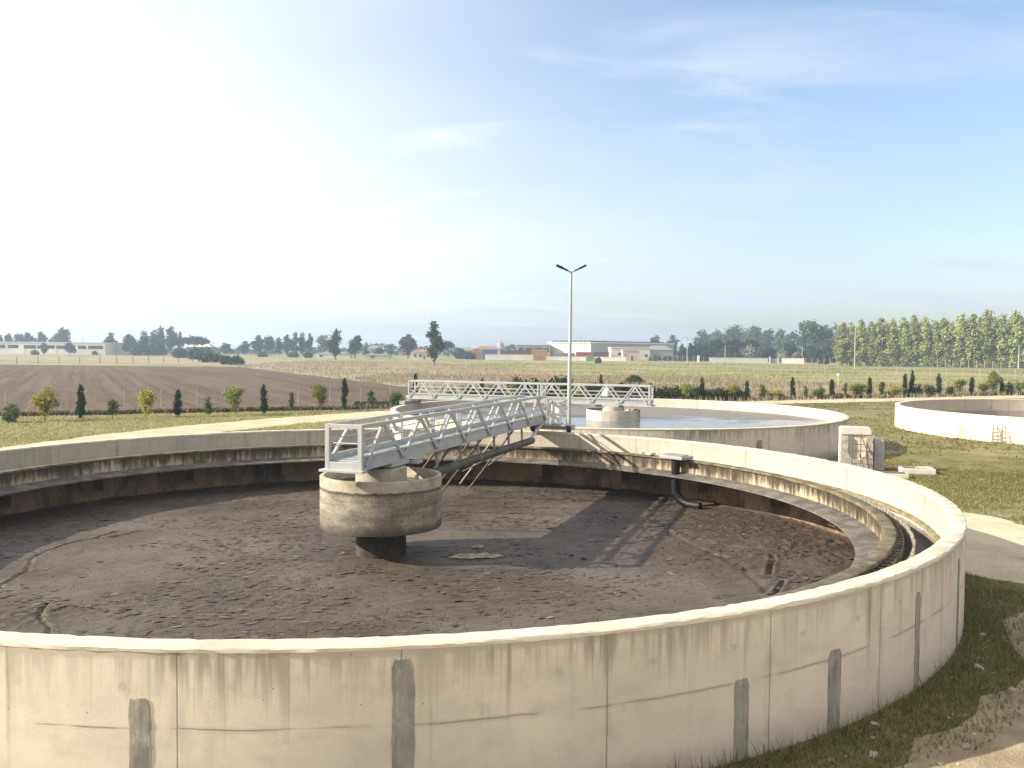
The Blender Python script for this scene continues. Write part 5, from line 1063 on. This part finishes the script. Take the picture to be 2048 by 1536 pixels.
# ------------------------------------------------------------------ far fences, posts
def gp(px, py): p = at(px, py, 0.05); return (p.x, p.y)
fence('field_fence', [gp(-10, 727), gp(200, 727), gp(385, 725)], 5.2, 1.9, 0.07, M['postdark'], 'far wire fence beyond the ploughed field before the long white factory', (0.5, 0.95), jit=0.08)
fence('vineyard_fence', [gp(1290, 739), gp(1480, 744), gp(1650, 748), (at(1830, 752).x, at(1830, 752).y), gp(2030, 757)], 3.6, 1.7, 0.055, M['post'], 'line of leaning posts crossing the green field behind the middle tank', (0.6, 0.95), jit=0.12)
fence('vineyard_fence', [gp(1285, 727), gp(1480, 732)], 3.4, 1.5, 0.055, M['postdark'], 'farther line of dark posts in the green field near the warehouse', (0.9,), jit=0.1)
fence('poplar_fence', [gp(1612, 729), gp(1750, 732), gp(1860, 734), gp(2070, 738)], 2.6, 2.5, 0.075, M['post'], 'concrete post fence in front of the poplar row', (0.3, 0.6, 0.95), braces=((1, 10), (2, 2), (0, 2)))
fence('hedge_fence', [gp(1295, 722), gp(1418, 724)], 2.6, 2.2, 0.07, M['post'], 'concrete post fence before the dark hedge left of the white boundary wall', (0.3, 0.9))
M['white'] = plain_mat('white_paint', (0.72, 0.70, 0.66), 0.7, 0, 0.12, 0.3)
M['whitewall'] = rough_mat('white_render', (0.60, 0.58, 0.54), (0.70, 0.68, 0.64), 0.15, 1.5, 0.9, 0.1, 0.01, c2=(0.48, 0.46, 0.42))
M['greyclad'] = rough_mat('grey_cladding', (0.30, 0.30, 0.30), (0.36, 0.36, 0.36), 0.1, 1.0, 0.8, 0.1, 0.01)
M['greyroof'] = plain_mat('grey_roof', (0.22, 0.22, 0.225), 0.7)
M['darkglass'] = plain_mat('dark_glass', (0.045, 0.05, 0.055), 0.25)
M['solar'] = plain_mat('dark_panel', (0.035, 0.04, 0.055), 0.3)
M['redtile'] = rough_mat('red_tiles', (0.23, 0.12, 0.085), (0.31, 0.18, 0.13), 0.8, 5, 0.9, 0.2, 0.02)
M['orange'] = plain_mat('orange_paint', (0.46, 0.27, 0.13), 0.7, 0, 0.25, 0.5)
M['blue'] = plain_mat('blue_paint', (0.06, 0.17, 0.42), 0.6, 0, 0.25, 0.5)
M['redbox'] = plain_mat('red_paint', (0.40, 0.09, 0.07), 0.6, 0, 0.25, 0.5)
M['brownbox'] = plain_mat('brown_rust', (0.17, 0.09, 0.065), 0.8, 0, 0.35, 0.5)
M['greenbox'] = plain_mat('green_paint', (0.18, 0.36, 0.16), 0.7)
M['brick'] = rough_mat('pale_brick', (0.46, 0.34, 0.27), (0.56, 0.44, 0.36), 0.6, 4, 0.9, 0.2, 0.01)
M['teal'] = plain_mat('teal_roof', (0.14, 0.22, 0.25), 0.7)
M['cream'] = plain_mat('cream_render', (0.58, 0.52, 0.42), 0.85)

fp = at(1676, 777, 0.05); mp = empty('marker_post', (fp.x, fp.y, 0.05)); tag(mp, 'yellow marker post with a white top standing in the dry field at right', 'marker post')
MB().tube([(0, 0, 0), (0, 0, 1.75)], 0.055, 8).build('post', plain_mat('yellow_paint', (0.62, 0.52, 0.25), 0.7), mp); MB().box((0, 0, 1.9), (0.34, 0.22, 0.34)).box((0, 0, 2.1), (0.2, 0.14, 0.1)).build('cap', M['white'], mp, bevel=0.02)
sp_ = at(1827, 733, 0.05); sg = empty('sign_board', (sp_.x, sp_.y - 0.5, 0.05)); tag(sg, 'small blank white board on the fence before the poplars', 'sign')
MB().box((0, 0, 1.1), (1.5, 0.05, 1.3)).build('panel', M['white'], sg); MB().bar((0, 0.06, 0), (0, 0.06, 1.6), 0.08).build('post', M['post'], sg)

# ------------------------------------------------------------------ power poles and wires
poles = []
for px, yt, yb, lab, arm in [(1160, 674, 720, 'power pole with cross arm in front of the white warehouse', 1), (1374, 672, 726, 'power pole with cross arm before the dark hedge right of the warehouse', 1), (1450, 692, 724, 'short power pole before the white boundary wall', 0), (1709, 655, 738, 'tall power pole at the left end of the poplar row', 0), (2037, 690, 738, 'power pole before the poplars at the right edge', 0), (166, 674, 708, 'thin mast behind the long white factory at left', 0), (1604, 692, 726, 'thin pole before the dark wood right of the boundary wall', 0)]:
    p = at(px, yb, 0.05); h = pt(px, yt, p.y).z; o = empty('power_pole', (p.x, p.y, 0.05)); tag(o, lab, 'power pole', 'power poles beyond the fields')
    MB().tube([(0, 0, 0), (0, 0, h)], [0.2, 0.12], 8).build('pole', M['post'], o)
    if arm:
        MB().box((0, 0, h - 0.5), (2.6, 0.14, 0.14)).box((0, 0, h - 1.5), (1.6, 0.12, 0.12)).build('cross_arm', M['post'], o)
        MB().box((-1.1, 0, h - 0.3), (0.1, 0.1, 0.25)).box((1.1, 0, h - 0.3), (0.1, 0.1, 0.25)).box((0, 0, h + 0.1), (0.1, 0.1, 0.25)).build('insulator', M['darkglass'], o)
    poles.append((o, h))
def wire(i, j, dz, sag, dx=0):
    a = poles[i][0].location + Vector((dx, 0, poles[i][1] - dz)); b = poles[j][0].location + Vector((dx, 0, poles[j][1] - dz)) if isinstance(j, int) else j
    pts = [a + (b - a) * (k / 14) - Vector((0, 0, sag * 4 * (k / 14) * (1 - k / 14))) for k in range(15)]
    o = MB().tube(pts, 0.035, 4).build('power_line', M['wire']); return o
q = Vector(poles[4][0].location) + Vector((60, 5, 8))
for a in ((1, 2, 3.4, 0.6), (2, 6, 0.2, .6), (6, 3, 0.2, .8), (3, 4, 6.0, 1.5), (4, q, 0.5, 1.0), (0, 1, 0.5, 1.2)):
    o = wire(*a); tag(o, None, 'power line', 'power lines between the poles')
for o, l in zip([o for o in COL.objects if o.name.startswith('power_line')], ['sagging power line from the hedge pole to the short pole at the white wall', 'sagging power line from the short pole to the thin pole before the wood', 'sagging power line from the thin pole to the tall pole at the poplars', 'sagging power line strung across the front of the poplars', 'sagging power line leaving the picture at the right edge', 'sagging power line from the warehouse pole to the hedge pole']): o['label'] = l

# ------------------------------------------------------------------ buildings
def bbox_root(name, label, cat, px0, px1, ybase, group=None, rz=0.0):
    p = at((px0 + px1) / 2, ybase, 0.0); w = (px1 - px0) * p.y / F_PX; o = empty(name, (p.x, p.y, 0.0), rz); tag(o, label, cat, group); return o, w, p.y / F_PX, p.y
def ybase_at(px, Y): return hor(px) + CAM_H * F_PX / Y
def simple_building(name, label, px0, px1, ytop, ybase, depth, wallm, roofm, wins=(), doors=(), gable=0.0, rz=0.0, over=0.3, cat='building', chim=False):
    """wins and doors: (x0, x1, z0, z1, material) as fractions of the front"""
    o, w, sc, Y = bbox_root(name, label, cat, px0, px1, ybase, None, rz); h = pt((px0 + px1) / 2, ytop, Y).z; hw = h * (1 - gable)
    MB().box((0, depth / 2, hw / 2), (w, depth, hw)).build('wall', wallm, o)
    r = MB()
    if gable:
        x = w / 2 + over; y0, y1 = -over, depth + over; i = 0
        r.v = [(-x, y0, hw + .003), (x, y0, hw + .003), (x, y1, hw + .003), (-x, y1, hw + .003), (-x * .55, depth / 2, h), (x * .55, depth / 2, h)]; r.f = [(0, 3, 2, 1), (0, 1, 5, 4), (1, 2, 5), (2, 3, 4, 5), (3, 0, 4)]
    else: r.box((0, depth / 2, hw + 0.16), (w + 2 * over, depth + 2 * over, 0.32))
    rf = r.build('roof', roofm, o)
    if chim: MB().box((w * .2, depth * .4, h + .2), (.6, .6, 1.2)).build('chimney', wallm, rf)
    for nm, lst in (('window', wins), ('door', doors)):
        for x0, x1, z0, z1, mt in lst:
            f = MB().box((-w / 2 + w * (x0 + x1) / 2, -0.03, hw * (z0 + z1) / 2), (w * (x1 - x0), 0.10, hw * (z1 - z0))).build(nm, mt, o)
    return o, w, h
G = M['darkglass']
simple_building('factory_building', 'long low white factory with dark window bands at the far left', -60, 210, 685, 709, 30, M['whitewall'], M['white'],
    [(0.03, .16, .52, .80, G), (.18, .26, .52, .80, G), (.28, .36, .52, .80, G), (.40, .49, .5, .78, G), (.50, .55, .5, .78, G), (.56, .63, .5, .78, G), (.64, .71, .5, .78, G), (.73, .78, .5, .78, G), (.80, .86, .5, .78, G), (.875, .985, .5, .78, G)], [(.345, .40, .02, .68, M['white']), (.58, .64, .02, .62, M['white'])], over=0.2)
simple_building('farm_house', 'low house with pale roof edge half hidden by the umbrella pines at left', 372, 422, 686, 709, 10, M['teal'], M['cream'], [(.2, .3, .3, .6, G), (.6, .7, .3, .6, G)], gable=.35)
simple_building('country_house', 'small cream house with red tiled hip roof left of the tall lone tree', 821, 868, 699, 719, 9, M['cream'], M['redtile'], [(.15, .24, .35, .75, G), (.38, .47, .35, .75, G), (.7, .8, .35, .75, G)], [(.55, .62, 0, .6, M['brownbox'])], gable=.32, chim=True)
simple_building('low_house', 'far low white houses beyond the left eucalyptus group', 632, 700, 704, 716, 8, M['whitewall'], M['greyroof'], [(.1, .2, .3, .7, G), (.5, .58, .3, .7, G)], gable=.3)
simple_building('low_house', 'far pale shed between the olive tree and the dark round bush', 725, 778, 708, 717, 8, M['cream'], M['greyroof'], [(.3, .45, .2, .7, G)], gable=.2)
simple_building('low_house', 'far hazy grey roofed house behind the trees left of the lone tree', 735, 760, 691, 712, 8, M['greyclad'], M['greyroof'], [(.3, .5, .5, .7, G)], gable=.3)
simple_building('low_house', 'house with brown roof behind the blue container', 950, 1000, 692, 714, 9, M['cream'], M['redtile'], [(.2, .3, .4, .7, G), (.7, .8, .4, .7, G)], gable=.28)
simple_building('low_house', 'cream house with dark roof left of the orange crates', 915, 945, 694, 716, 9, M['cream'], M['greyroof'], [(.3, .4, .4, .7, G)], gable=.3)
simple_building('workshop_building', 'grey flat roofed workshop with dark openings joining the white warehouse', 1032, 1100, 690, ybase_at(1066, 470), 18, M['greyclad'], M['white'], [(.08, .22, .55, .8, G), (.28, .5, .5, .8, G), (.55, .8, .5, .8, G), (.84, .96, .5, .8, G)])
# big warehouse: white gable end, side away from the sun coloured grey as shade
A_ = pt(1099, 716, 480); B_ = pt(1181, 718, 455); A_.z = B_.z = 0; ab = (B_ - A_); Lf = ab.length; wd = ab.normalized(); ang = math.atan2(wd.y, wd.x)
wh = empty('warehouse', (A_.x, A_.y, 0), ang); tag(wh, 'big white warehouse with a row of dark roof lights and a shade-grey side wall', 'warehouse')
hh = pt(1181, 686.5, 455).z; LS = 62
MB().box((Lf / 2, LS / 2, hh / 2), (Lf, LS, hh)).build('wall', M['whitewall'], wh)
MB().box((Lf + 0.05, LS / 2, hh / 2 + .01), (0.2, LS - .2, hh)).build('side_shade', M['greyclad'], wh)  # shade of this side put into the colour of a thin grey skin
rf = MB().box((Lf / 2, LS / 2, hh + 0.35), (Lf + 1.4, LS + 1.4, 0.6)).build('roof', M['white'], wh)
for k in range(8): MB().box((2.0 + k * (Lf - 3) / 7.6, 7, hh + 1.0), (2.4, 12, 0.7)).build('roof_light', M['solar'], rf)
MB().box((Lf - 6, LS * .5, hh + 0.95), (10, LS * .8, 0.5)).build('solar_panel', M['solar'], rf)
for x0, x1, z0, z1, mt in ((.1, .2, .05, .3, G), (.62, .78, .02, .26, M['redbox'])): MB().box((Lf * (x0 + x1) / 2, -0.06, hh * (z0 + z1) / 2), (Lf * (x1 - x0), 0.2, hh * (z1 - z0))).build('door', mt, wh)
for y0, y1, z0, z1, mt in ((.10, .22, .2, .35, G), (.26, .34, .0, .6, M['blue']), (.6, .7, .3, .45, G)): MB().box((Lf + 0.2, LS * (y0 + y1) / 2, hh * (z0 + z1) / 2), (0.2, LS * (y1 - y0), hh * (z1 - z0))).build('door', mt, wh)
simple_building('annex_building', 'white lower annex in front of the warehouse side', 1222, 1300, 696, ybase_at(1260, 438), 12, M['whitewall'], M['white'], [(.18, .27, .4, .62, G), (.86, .94, .3, .5, G)], [(.3, .34, 0, .5, M['greyclad'])])
simple_building('brick_shed', 'pale pinkish brick shed before the white annex', 1246, 1278, 701, ybase_at(1262, 424), 7, M['brick'], M['cream'], [(.1, .18, .5, .6, G)], [(.5, .62, 0, .5, M['brownbox'])])
simple_building('gabled_shed', 'grey gabled shed right of the warehouse', 1299, 1345, 691, ybase_at(1320, 446), 14, M['greyclad'], M['greyroof'], [(.3, .42, .2, .4, G)], [(.05, .2, 0, .5, M['white'])], gable=.3)
simple_building('small_shed', 'low shed with pale roof at the left end of the poplar row', 1627, 1656, 708, 722, 8, M['brownbox'], M['cream'], [(.2, .4, .2, .6, G), (.6, .8, .2, .6, G)])
# silo
o, w, sc, Y = bbox_root('cement_silo', 'grey silo tower behind the stacked crates', 'silo', 995, 1008, 714)
MB().tube([(0, 0, 3), (0, 0, 8.6)], w / 2, 16).build('tank_body', M['greyclad'], o, True); MB().tube([(0, 0, 8.6), (0, 0, 10.6)], [w * .18, w * .12], 10).build('top_filter', M['greyclad'], o)
for a in range(4): MB().bar((math.cos(a * 1.57 + .8) * w * .4, math.sin(a * 1.57 + .8) * w * .4, 0), (math.cos(a * 1.57 + .8) * w * .4, math.sin(a * 1.57 + .8) * w * .4, 3.1), .25).build('leg', M['greyclad'], o)
def container(px0, px1, ytop, ybase, mat, label, cat='container', ribs=8):
    ybase = ybase_at((px0 + px1) / 2, 426 if px0 != 1172 and px0 != 1068 else 408)
    o, w, sc, Y = bbox_root('shipping_container' if cat == 'container' else 'crate_stack', label, cat, px0, px1, ybase); h = max(1.0, pt((px0 + px1) / 2, ytop, Y).z)
    b = MB().box((0, 1.3, h / 2), (w, 2.6, h))
    b.build('body', mat, o); rb = MB()
    for k in range(ribs): rb.box((-w / 2 + w * (k + .5) / ribs, -0.05, h / 2), (w / ribs * .45, 0.1, h * .9))
    rb.build('ribs' if cat == 'container' else 'slats', mat, o)
for a in [(945, 964, 697, 716, M['orange'], 'orange crates stacked left of the blue container', 'crates'), (965, 995, 699, 716, M['blue'], 'blue shipping container by the white yard wall'), (1000, 1036, 700, 715, M['brownbox'], 'brown stacked crates below the silo', 'crates'), (1036, 1062, 700, 715, M['brownbox'], 'dark red crates left of the workshop openings', 'crates'), (1062, 1094, 699, 716, M['orange'], 'pale orange stacked crates before the workshop', 'crates'), (1106, 1150, 706, 717, M['greyroof'], 'dark grey stacks behind the yard wall', 'crates'), (1152, 1184, 704, 717, M['redbox'], 'red shipping container before the warehouse corner'), (1186, 1218, 704, 719, M['brownbox'], 'brown container beside the red one'), (1172, 1185, 712, 720, M['greenbox'], 'small green skip at the yard wall', 'skip'), (1068, 1091, 707, 720, M['orange'], 'orange gate panel in the white yard wall', 'gate')]: container(*a)
def wall_px(px0, px1, ytop, ybase0, ybase1, label, mat):
    a = at(px0, ybase0, 0); b = at(px1, ybase1, 0); h = pt(px0, ytop, a.y).z; d = b - a; o = empty('boundary_wall', a, math.atan2(d.y, d.x)); tag(o, label, 'wall', 'white boundary walls beyond the field')
    L = d.length; MB().box((L / 2, 0, h / 2), (L, 0.25, h)).build('panel', mat, o); MB().box((L / 2, 0, h + 0.06), (L, 0.4, 0.12)).build('cap', M['white'], o)
wall_px(970, 1066, 709, ybase_at(970, 412), ybase_at(1066, 412), 'long white yard wall left of the orange gate panel', M['whitewall']); wall_px(1092, 1252, 713, ybase_at(1092, 412), ybase_at(1252, 408), 'white yard wall in front of the big warehouse', M['whitewall'])
wall_px(1419, 1536, 715.5, 725.5, 726.5, 'white boundary wall before the dark wood, left of its gate', M['whitewall']); wall_px(1564, 1608, 716.5, 727.5, 728, 'short white boundary wall right of the gate', M['whitewall'])
g0 = at(1538, 727, 0); g1 = at(1563, 727.5, 0); o = empty('yard_gate', g0, 0); tag(o, 'grey gate between the two white boundary walls', 'gate'); L = g1.x - g0.x
MB().box((L / 2, 0, 1.1), (L, .1, 2.0)).build('panel', M['greyclad'], o); MB().box((0.3, -.1, 1.4), (.5, .4, 2.8)).build('post', M['whitewall'], o); MB().box((L - .2, -.1, 1.2), (.4, .4, 2.4)).build('post', M['whitewall'], o)
o = bpy.data.objects; ps = at(1397, 725, 0); e = empty('gate_pillar', ps); tag(e, 'lone white pillar left of the white boundary wall', 'pillar'); MB().box((0, 0, 1.3), (.9, .9, 2.6)).build('shaft', M['whitewall'], e); MB().box((0, 0, 2.75), (.6, .6, .5)).build('cap', M['white'], e)

# ------------------------------------------------------------------ poplars and the trees on the horizon
PO = [(1683, 644, 30), (1703, 644, 24), (1721, 640, 28), (1741, 643, 24), (1760, 635, 32), (1782, 637, 28), (1807, 634, 28), (1826, 631, 28), (1848, 635, 30), (1869, 640, 24), (1888, 635, 32), (1917, 627, 34), (1942, 628, 34), (1972, 621, 34), (2002, 628, 32), (2029, 620, 34), (2047, 636, 26)]
for i, (px, yt, w) in enumerate(PO):
    yb = 731.5 + (px - 1683) * 0.0135; plant_px('poplar_tree', 'poplar', px, yt, yb, w * 1.14, 'tall pale green poplar, %s from the left in the poplar row' % ORD[i + 1], 'poplar', 'poplars in the row at right', 0.05)
for i in range(16):                                                    # second rank, showing between the first
    a, b = PO[i], PO[i + 1]; px = (a[0] + b[0]) / 2 + 1; yb = 731.5 + (px - 1683) * 0.0135 - 1.6
    plant_px('poplar_tree', 'poplar', px, min(a[1], b[1]) + 10 + (i * 7) % 9, yb, 26, 'shaded poplar of the back rank, behind the %s gap of the poplar row' % ORD[i + 1], 'poplar', 'poplars of the back rank', 0.05)
TR = [  # px, top, base, width, kind, label
 (2, 670, 706, 12, 'round_tree', 'hazy round tree behind the left end of the factory roof'), (17, 667, 706, 22, 'round_tree', 'second hazy round tree behind the factory roof, from the left'), (40, 667, 706, 26, 'round_tree', 'third hazy round tree behind the factory roof, from the left'), (60, 666, 706, 24, 'round_tree', 'fourth hazy round tree behind the factory roof, from the left'), (82, 664, 706, 26, 'round_tree', 'fifth hazy round tree behind the factory roof, from the left'), (102, 676, 706, 14, 'round_tree', 'small hazy tree left of the crowned tree behind the factory'),
 (124, 656, 706, 38, 'round_tree', 'big crowned tree rising alone behind the factory roof'), (88, 683, 710, 16, 'tall_tree', 'small dark tree in front of the factory wall'), (140, 686, 710, 26, 'round_tree', 'dark bushy tree in front of the factory, below the crowned tree'), (70, 700, 710, 22, 'low_bush', 'low dark bush at the foot of the factory wall, left'), (190, 701, 710, 9, 'low_bush', 'tiny dark bush at the right end of the factory wall'),
 (221, 663, 709, 27, 'tall_tree', 'dark dense tree at the right corner of the factory'), (259, 669, 710, 34, 'round_tree', 'rounded tree right of the factory gap'), (289, 659, 710, 28, 'tall_tree', 'tall tree left of the forked eucalyptus crown'), (309, 656, 708, 26, 'tall_tree', 'second tall tree left of the forked eucalyptus crown'), (322, 647, 708, 25, 'tall_tree', 'left crown of the forked tall eucalyptus pair'), (342, 648, 708, 26, 'tall_tree', 'right crown of the forked tall eucalyptus pair'), (361, 661, 708, 14, 'tall_tree', 'small tree right of the forked eucalyptus pair'),
 (345, 676, 709, 40, 'umbrella_pine', 'dark umbrella pine below the eucalyptus pair'), (390, 674, 710, 56, 'umbrella_pine', 'wide dark umbrella pine above the teal house'), (275, 686, 711, 40, 'low_bush', 'bluish shrub mass below the rounded tree at left'), (310, 682, 711, 40, 'low_bush', 'bluish shrub mass below the tall trees at left'), (415, 692, 712, 26, 'low_bush', 'bluish shrub right of the teal house'), (452, 686, 710, 28, 'round_tree', 'dark round tree standing apart in the gap of the left treeline'),
 (362, 697, 716, 42, 'low_bush', 'green bush at the left end of the field hedge'), (392, 696, 719, 44, 'low_bush', 'second green bush of the field hedge, from the left'), (420, 705, 725, 44, 'low_bush', 'third green bush of the field hedge, from the left'), (450, 711, 729, 36, 'low_bush', 'fourth green bush of the field hedge, from the left'), (474, 712, 730, 34, 'low_bush', 'fifth green bush of the field hedge, at its tip in the dry field'),
 (492, 680, 710, 30, 'tall_tree', 'left end tree of the dense eucalyptus group'), (517, 668, 711, 30, 'tall_tree', 'second tree of the dense eucalyptus group, from the left'), (540, 672, 711, 28, 'round_tree', 'third tree of the dense eucalyptus group, from the left'), (558, 671, 711, 24, 'tall_tree', 'fourth tree of the dense eucalyptus group, from the left'), (574, 665, 712, 20, 'tall_tree', 'fifth tree of the dense eucalyptus group, from the left'), (590, 662, 712, 20, 'tall_tree', 'sixth tree of the dense eucalyptus group, from the left'), (604, 662, 712, 20, 'tall_tree', 'seventh tree of the dense eucalyptus group, from the left'), (620, 664, 712, 18, 'tall_tree', 'right end tree of the dense eucalyptus group'),
 (645, 670, 710, 34, 'light_tree', 'pale hazy tree left of the slim dark tree'), (671, 652, 720, 36, 'tall_tree', 'slim tall dark tree between the eucalyptus group and the vase shaped tree'), (710, 672, 717, 33, 'round_tree', 'vase shaped tree on a bare trunk right of the slim dark tree'), (730, 691, 715, 18, 'light_tree', 'olive coloured small tree by the far shed'), (757, 695, 714, 26, 'round_tree', 'dark round bush tree beside the far shed'), (782, 688, 713, 26, 'light_tree', 'pale green round tree left of the leaning tree'), (816, 664, 717, 36, 'tall_tree', 'broad leaning tree left of the cream house'),
 (869, 638, 731, 37, 'tall_tree', 'tallest lone tree standing in the field right of the cream house'), (896, 683, 716, 26, 'umbrella_pine', 'small umbrella pine behind the lone tree'), (920, 695, 718, 34, 'low_bush', 'olive bush right of the lone tree'), (940, 702, 719, 22, 'low_bush', 'dark hedge bush left of the orange crates'),
 (525, 704, 714, 30, 'low_bush', 'low bush below the eucalyptus group, left'), (585, 704, 715, 22, 'low_bush', 'low bush below the eucalyptus group, right'), (617, 703, 716, 26, 'low_bush', 'dark low bush at the right foot of the eucalyptus group'),
 (1310, 672, 716, 32, 'round_tree', 'dark round tree behind the warehouse roof end'), (1346, 667, 718, 30, 'tall_tree', 'green tree right of the warehouse'), (1365, 690, 722, 26, 'low_bush', 'dark shrub right of the gabled shed'),
 (1402, 661, 716, 40, 'light_tree', 'pale green tree at the left end of the dark wood'), (1432, 660, 716, 40, 'light_tree', 'second pale green tree at the left of the dark wood'), (1464, 650, 717, 40, 'round_tree', 'tall green tree of the wood above the umbrella pines, left'), (1505, 653, 717, 44, 'round_tree', 'tall green tree of the wood above the umbrella pines, right'), (1487, 663, 716, 26, 'round_tree', 'darker tree between the two tall green trees of the wood'), (1535, 656, 717, 30, 'tall_tree', 'spiky tall tree in the middle of the wood'), (1562, 655, 718, 30, 'tall_tree', 'spiky dark tree right of the middle of the wood'), (1585, 662, 718, 26, 'tall_tree', 'dark tree left of the biggest crown of the wood'), (1616, 641, 722, 62, 'round_tree', 'biggest rounded tree of the wood, left of the poplars'), (1655, 650, 722, 40, 'round_tree', 'rounded tree next to the first poplar'), (1676, 645, 724, 26, 'tall_tree', 'tree showing behind the first poplar'),
 (1380, 684, 721, 10, 'tall_cypress', 'dark cypress at the left of the low umbrella pines'), (1412, 682, 722, 9, 'tall_cypress', 'dark cypress between the low umbrella pines, left'), (1455, 678, 723, 9, 'tall_cypress', 'dark cypress between the low umbrella pines, right'), (1397, 690, 722, 30, 'umbrella_pine', 'low umbrella pine at the left of the white boundary wall'), (1432, 680, 723, 34, 'umbrella_pine', 'second low umbrella pine before the wood'), (1470, 680, 723, 34, 'umbrella_pine', 'third low umbrella pine before the wood'), (1500, 680, 723, 36, 'umbrella_pine', 'fourth low umbrella pine before the wood'),
 (1502, 697, 724, 34, 'olive_bush', 'pale brownish bush behind the white boundary wall'), (1530, 703, 724, 36, 'olive_bush', 'silvery olive bush behind the boundary gate'), (1565, 703, 725, 34, 'olive_bush', 'silvery olive bush behind the short boundary wall'), (1593, 703, 726, 28, 'olive_bush', 'pale flowering bush at the right end of the boundary wall'), (1440, 706, 724, 36, 'low_bush', 'dark hedge bush behind the white boundary wall, left'), (1475, 704, 724, 36, 'low_bush', 'dark hedge bush behind the white boundary wall, right'),
 (1310, 711, 722, 24, 'low_bush', 'clipped dark hedge behind the post fence, left part'), (1335, 711, 722, 24, 'low_bush', 'clipped dark hedge behind the post fence, middle part'), (1360, 711, 723, 24, 'low_bush', 'clipped dark hedge behind the post fence, right part'), (1390, 711, 723, 22, 'low_bush', 'clipped dark hedge beside the lone white pillar'), (1648, 709, 729, 22, 'low_bush', 'dark bush under the pale shed roof'), (1196, 714, 727, 14, 'low_bush', 'dark rubble bush in the green field below the warehouse'),
]
for i in range(8): TR.append((1383 + i * 39, 688 + (i * 5) % 8, 722.5 + i * 0.4, 46, 'dark_bush', 'dark evergreen undergrowth below the right wood, %s clump from the left' % ORD[i + 1]))
TR += [(1340, 680, 719, 30, 'tall_tree', 'dark tree behind the grey gabled shed'), (1420, 668, 715, 46, 'wood_round', 'hazy tree filling the left part of the wood'), (1448, 668, 716, 40, 'wood_round', 'hazy tree below the pale green trees of the wood'), (1520, 666, 716, 46, 'wood_round', 'hazy tree filling the middle of the wood'), (1550, 668, 717, 44, 'wood_round', 'hazy tree below the spiky trees of the wood'), (1580, 668, 718, 40, 'wood_round', 'hazy tree left of the biggest crown of the wood'), (1640, 660, 721, 44, 'wood_round', 'dark tree between the biggest crown and the poplars')]
for px, yt, yb, w, kd, lab in TR:
    if px > 1395 and kd in ('tall_tree', 'round_tree'): kd = {'tall_tree': 'wood_tall', 'round_tree': 'wood_round'}[kd]; w *= 1.25
    nm = {'wood_tall': 'tall_tree', 'wood_round': 'round_tree', 'tall_tree': 'tall_tree', 'round_tree': 'round_tree', 'light_tree': 'pale_tree', 'umbrella_pine': 'umbrella_pine', 'low_bush': 'field_bush', 'dark_bush': 'evergreen_bush', 'olive_bush': 'olive_bush', 'tall_cypress': 'tall_cypress'}[kd]
    cat = {'umbrella_pine': 'pine', 'low_bush': 'bush', 'olive_bush': 'bush', 'dark_bush': 'bush', 'tall_cypress': 'cypress'}.get(kd, 'tree')
    plant_px(nm, kd, px, yt, yb, w * 1.06, lab, cat, 'trees and bushes on the horizon', 0.0)
# a far low band of woodland that reads as one mass
q = []
r = np.random.default_rng(8); n = 5200; ang = r.uniform(-0.72, 0.72, n); Y = r.uniform(640, 700, n); hgt = (2.5 + 8.5 * vnoise(ang * 26 + 40, ang * 0 + 3, 5) * vnoise(ang * 7 + 9, ang * 0 + 1, 6)); c = np.stack([np.tan(ang) * Y, Y, r.random(n) ** 0.8 * hgt], 1)
u = r.normal(size=(n, 3)); u /= np.linalg.norm(u, axis=1)[:, None]; v = np.cross(u, r.normal(size=(n, 3))); v /= np.linalg.norm(v, axis=1)[:, None]; s = 1.6
o = bpy.data.objects.new('far_woodland', faces_mesh('far_woodland', np.stack([c - u * s, c + v * s * .7, c + u * s, c - v * s * .7], 1), M['l_far'])); link(o); tag(o, 'thin hazy line of far woodland on the horizon', None, None, 'stuff')

# ------------------------------------------------------------------ haze
hm, HN = new_mat('haze_air'); pv = HN.node('ShaderNodeVolumePrincipled'); pv.inputs['Color'].default_value = (0.63, 0.79, 1.0, 1); pv.inputs['Density'].default_value = 0.00052; pv.inputs['Anisotropy'].default_value = 0.25
ho = HN.node('ShaderNodeOutputMaterial'); HN.l.new(pv.outputs[0], ho.inputs['Volume'])
hz = MB().box((0, 0, 14.3), (3300, 3300, 31.4)).build('haze', hm); tag(hz, None, None, None, 'stuff')
SC.cycles.volume_bounces = 0; SC.cycles.max_bounces = 6; SC.cycles.diffuse_bounces = 3; SC.cycles.glossy_bounces = 3; SC.cycles.transmission_bounces = 2; SC.cycles.use_denoising = True
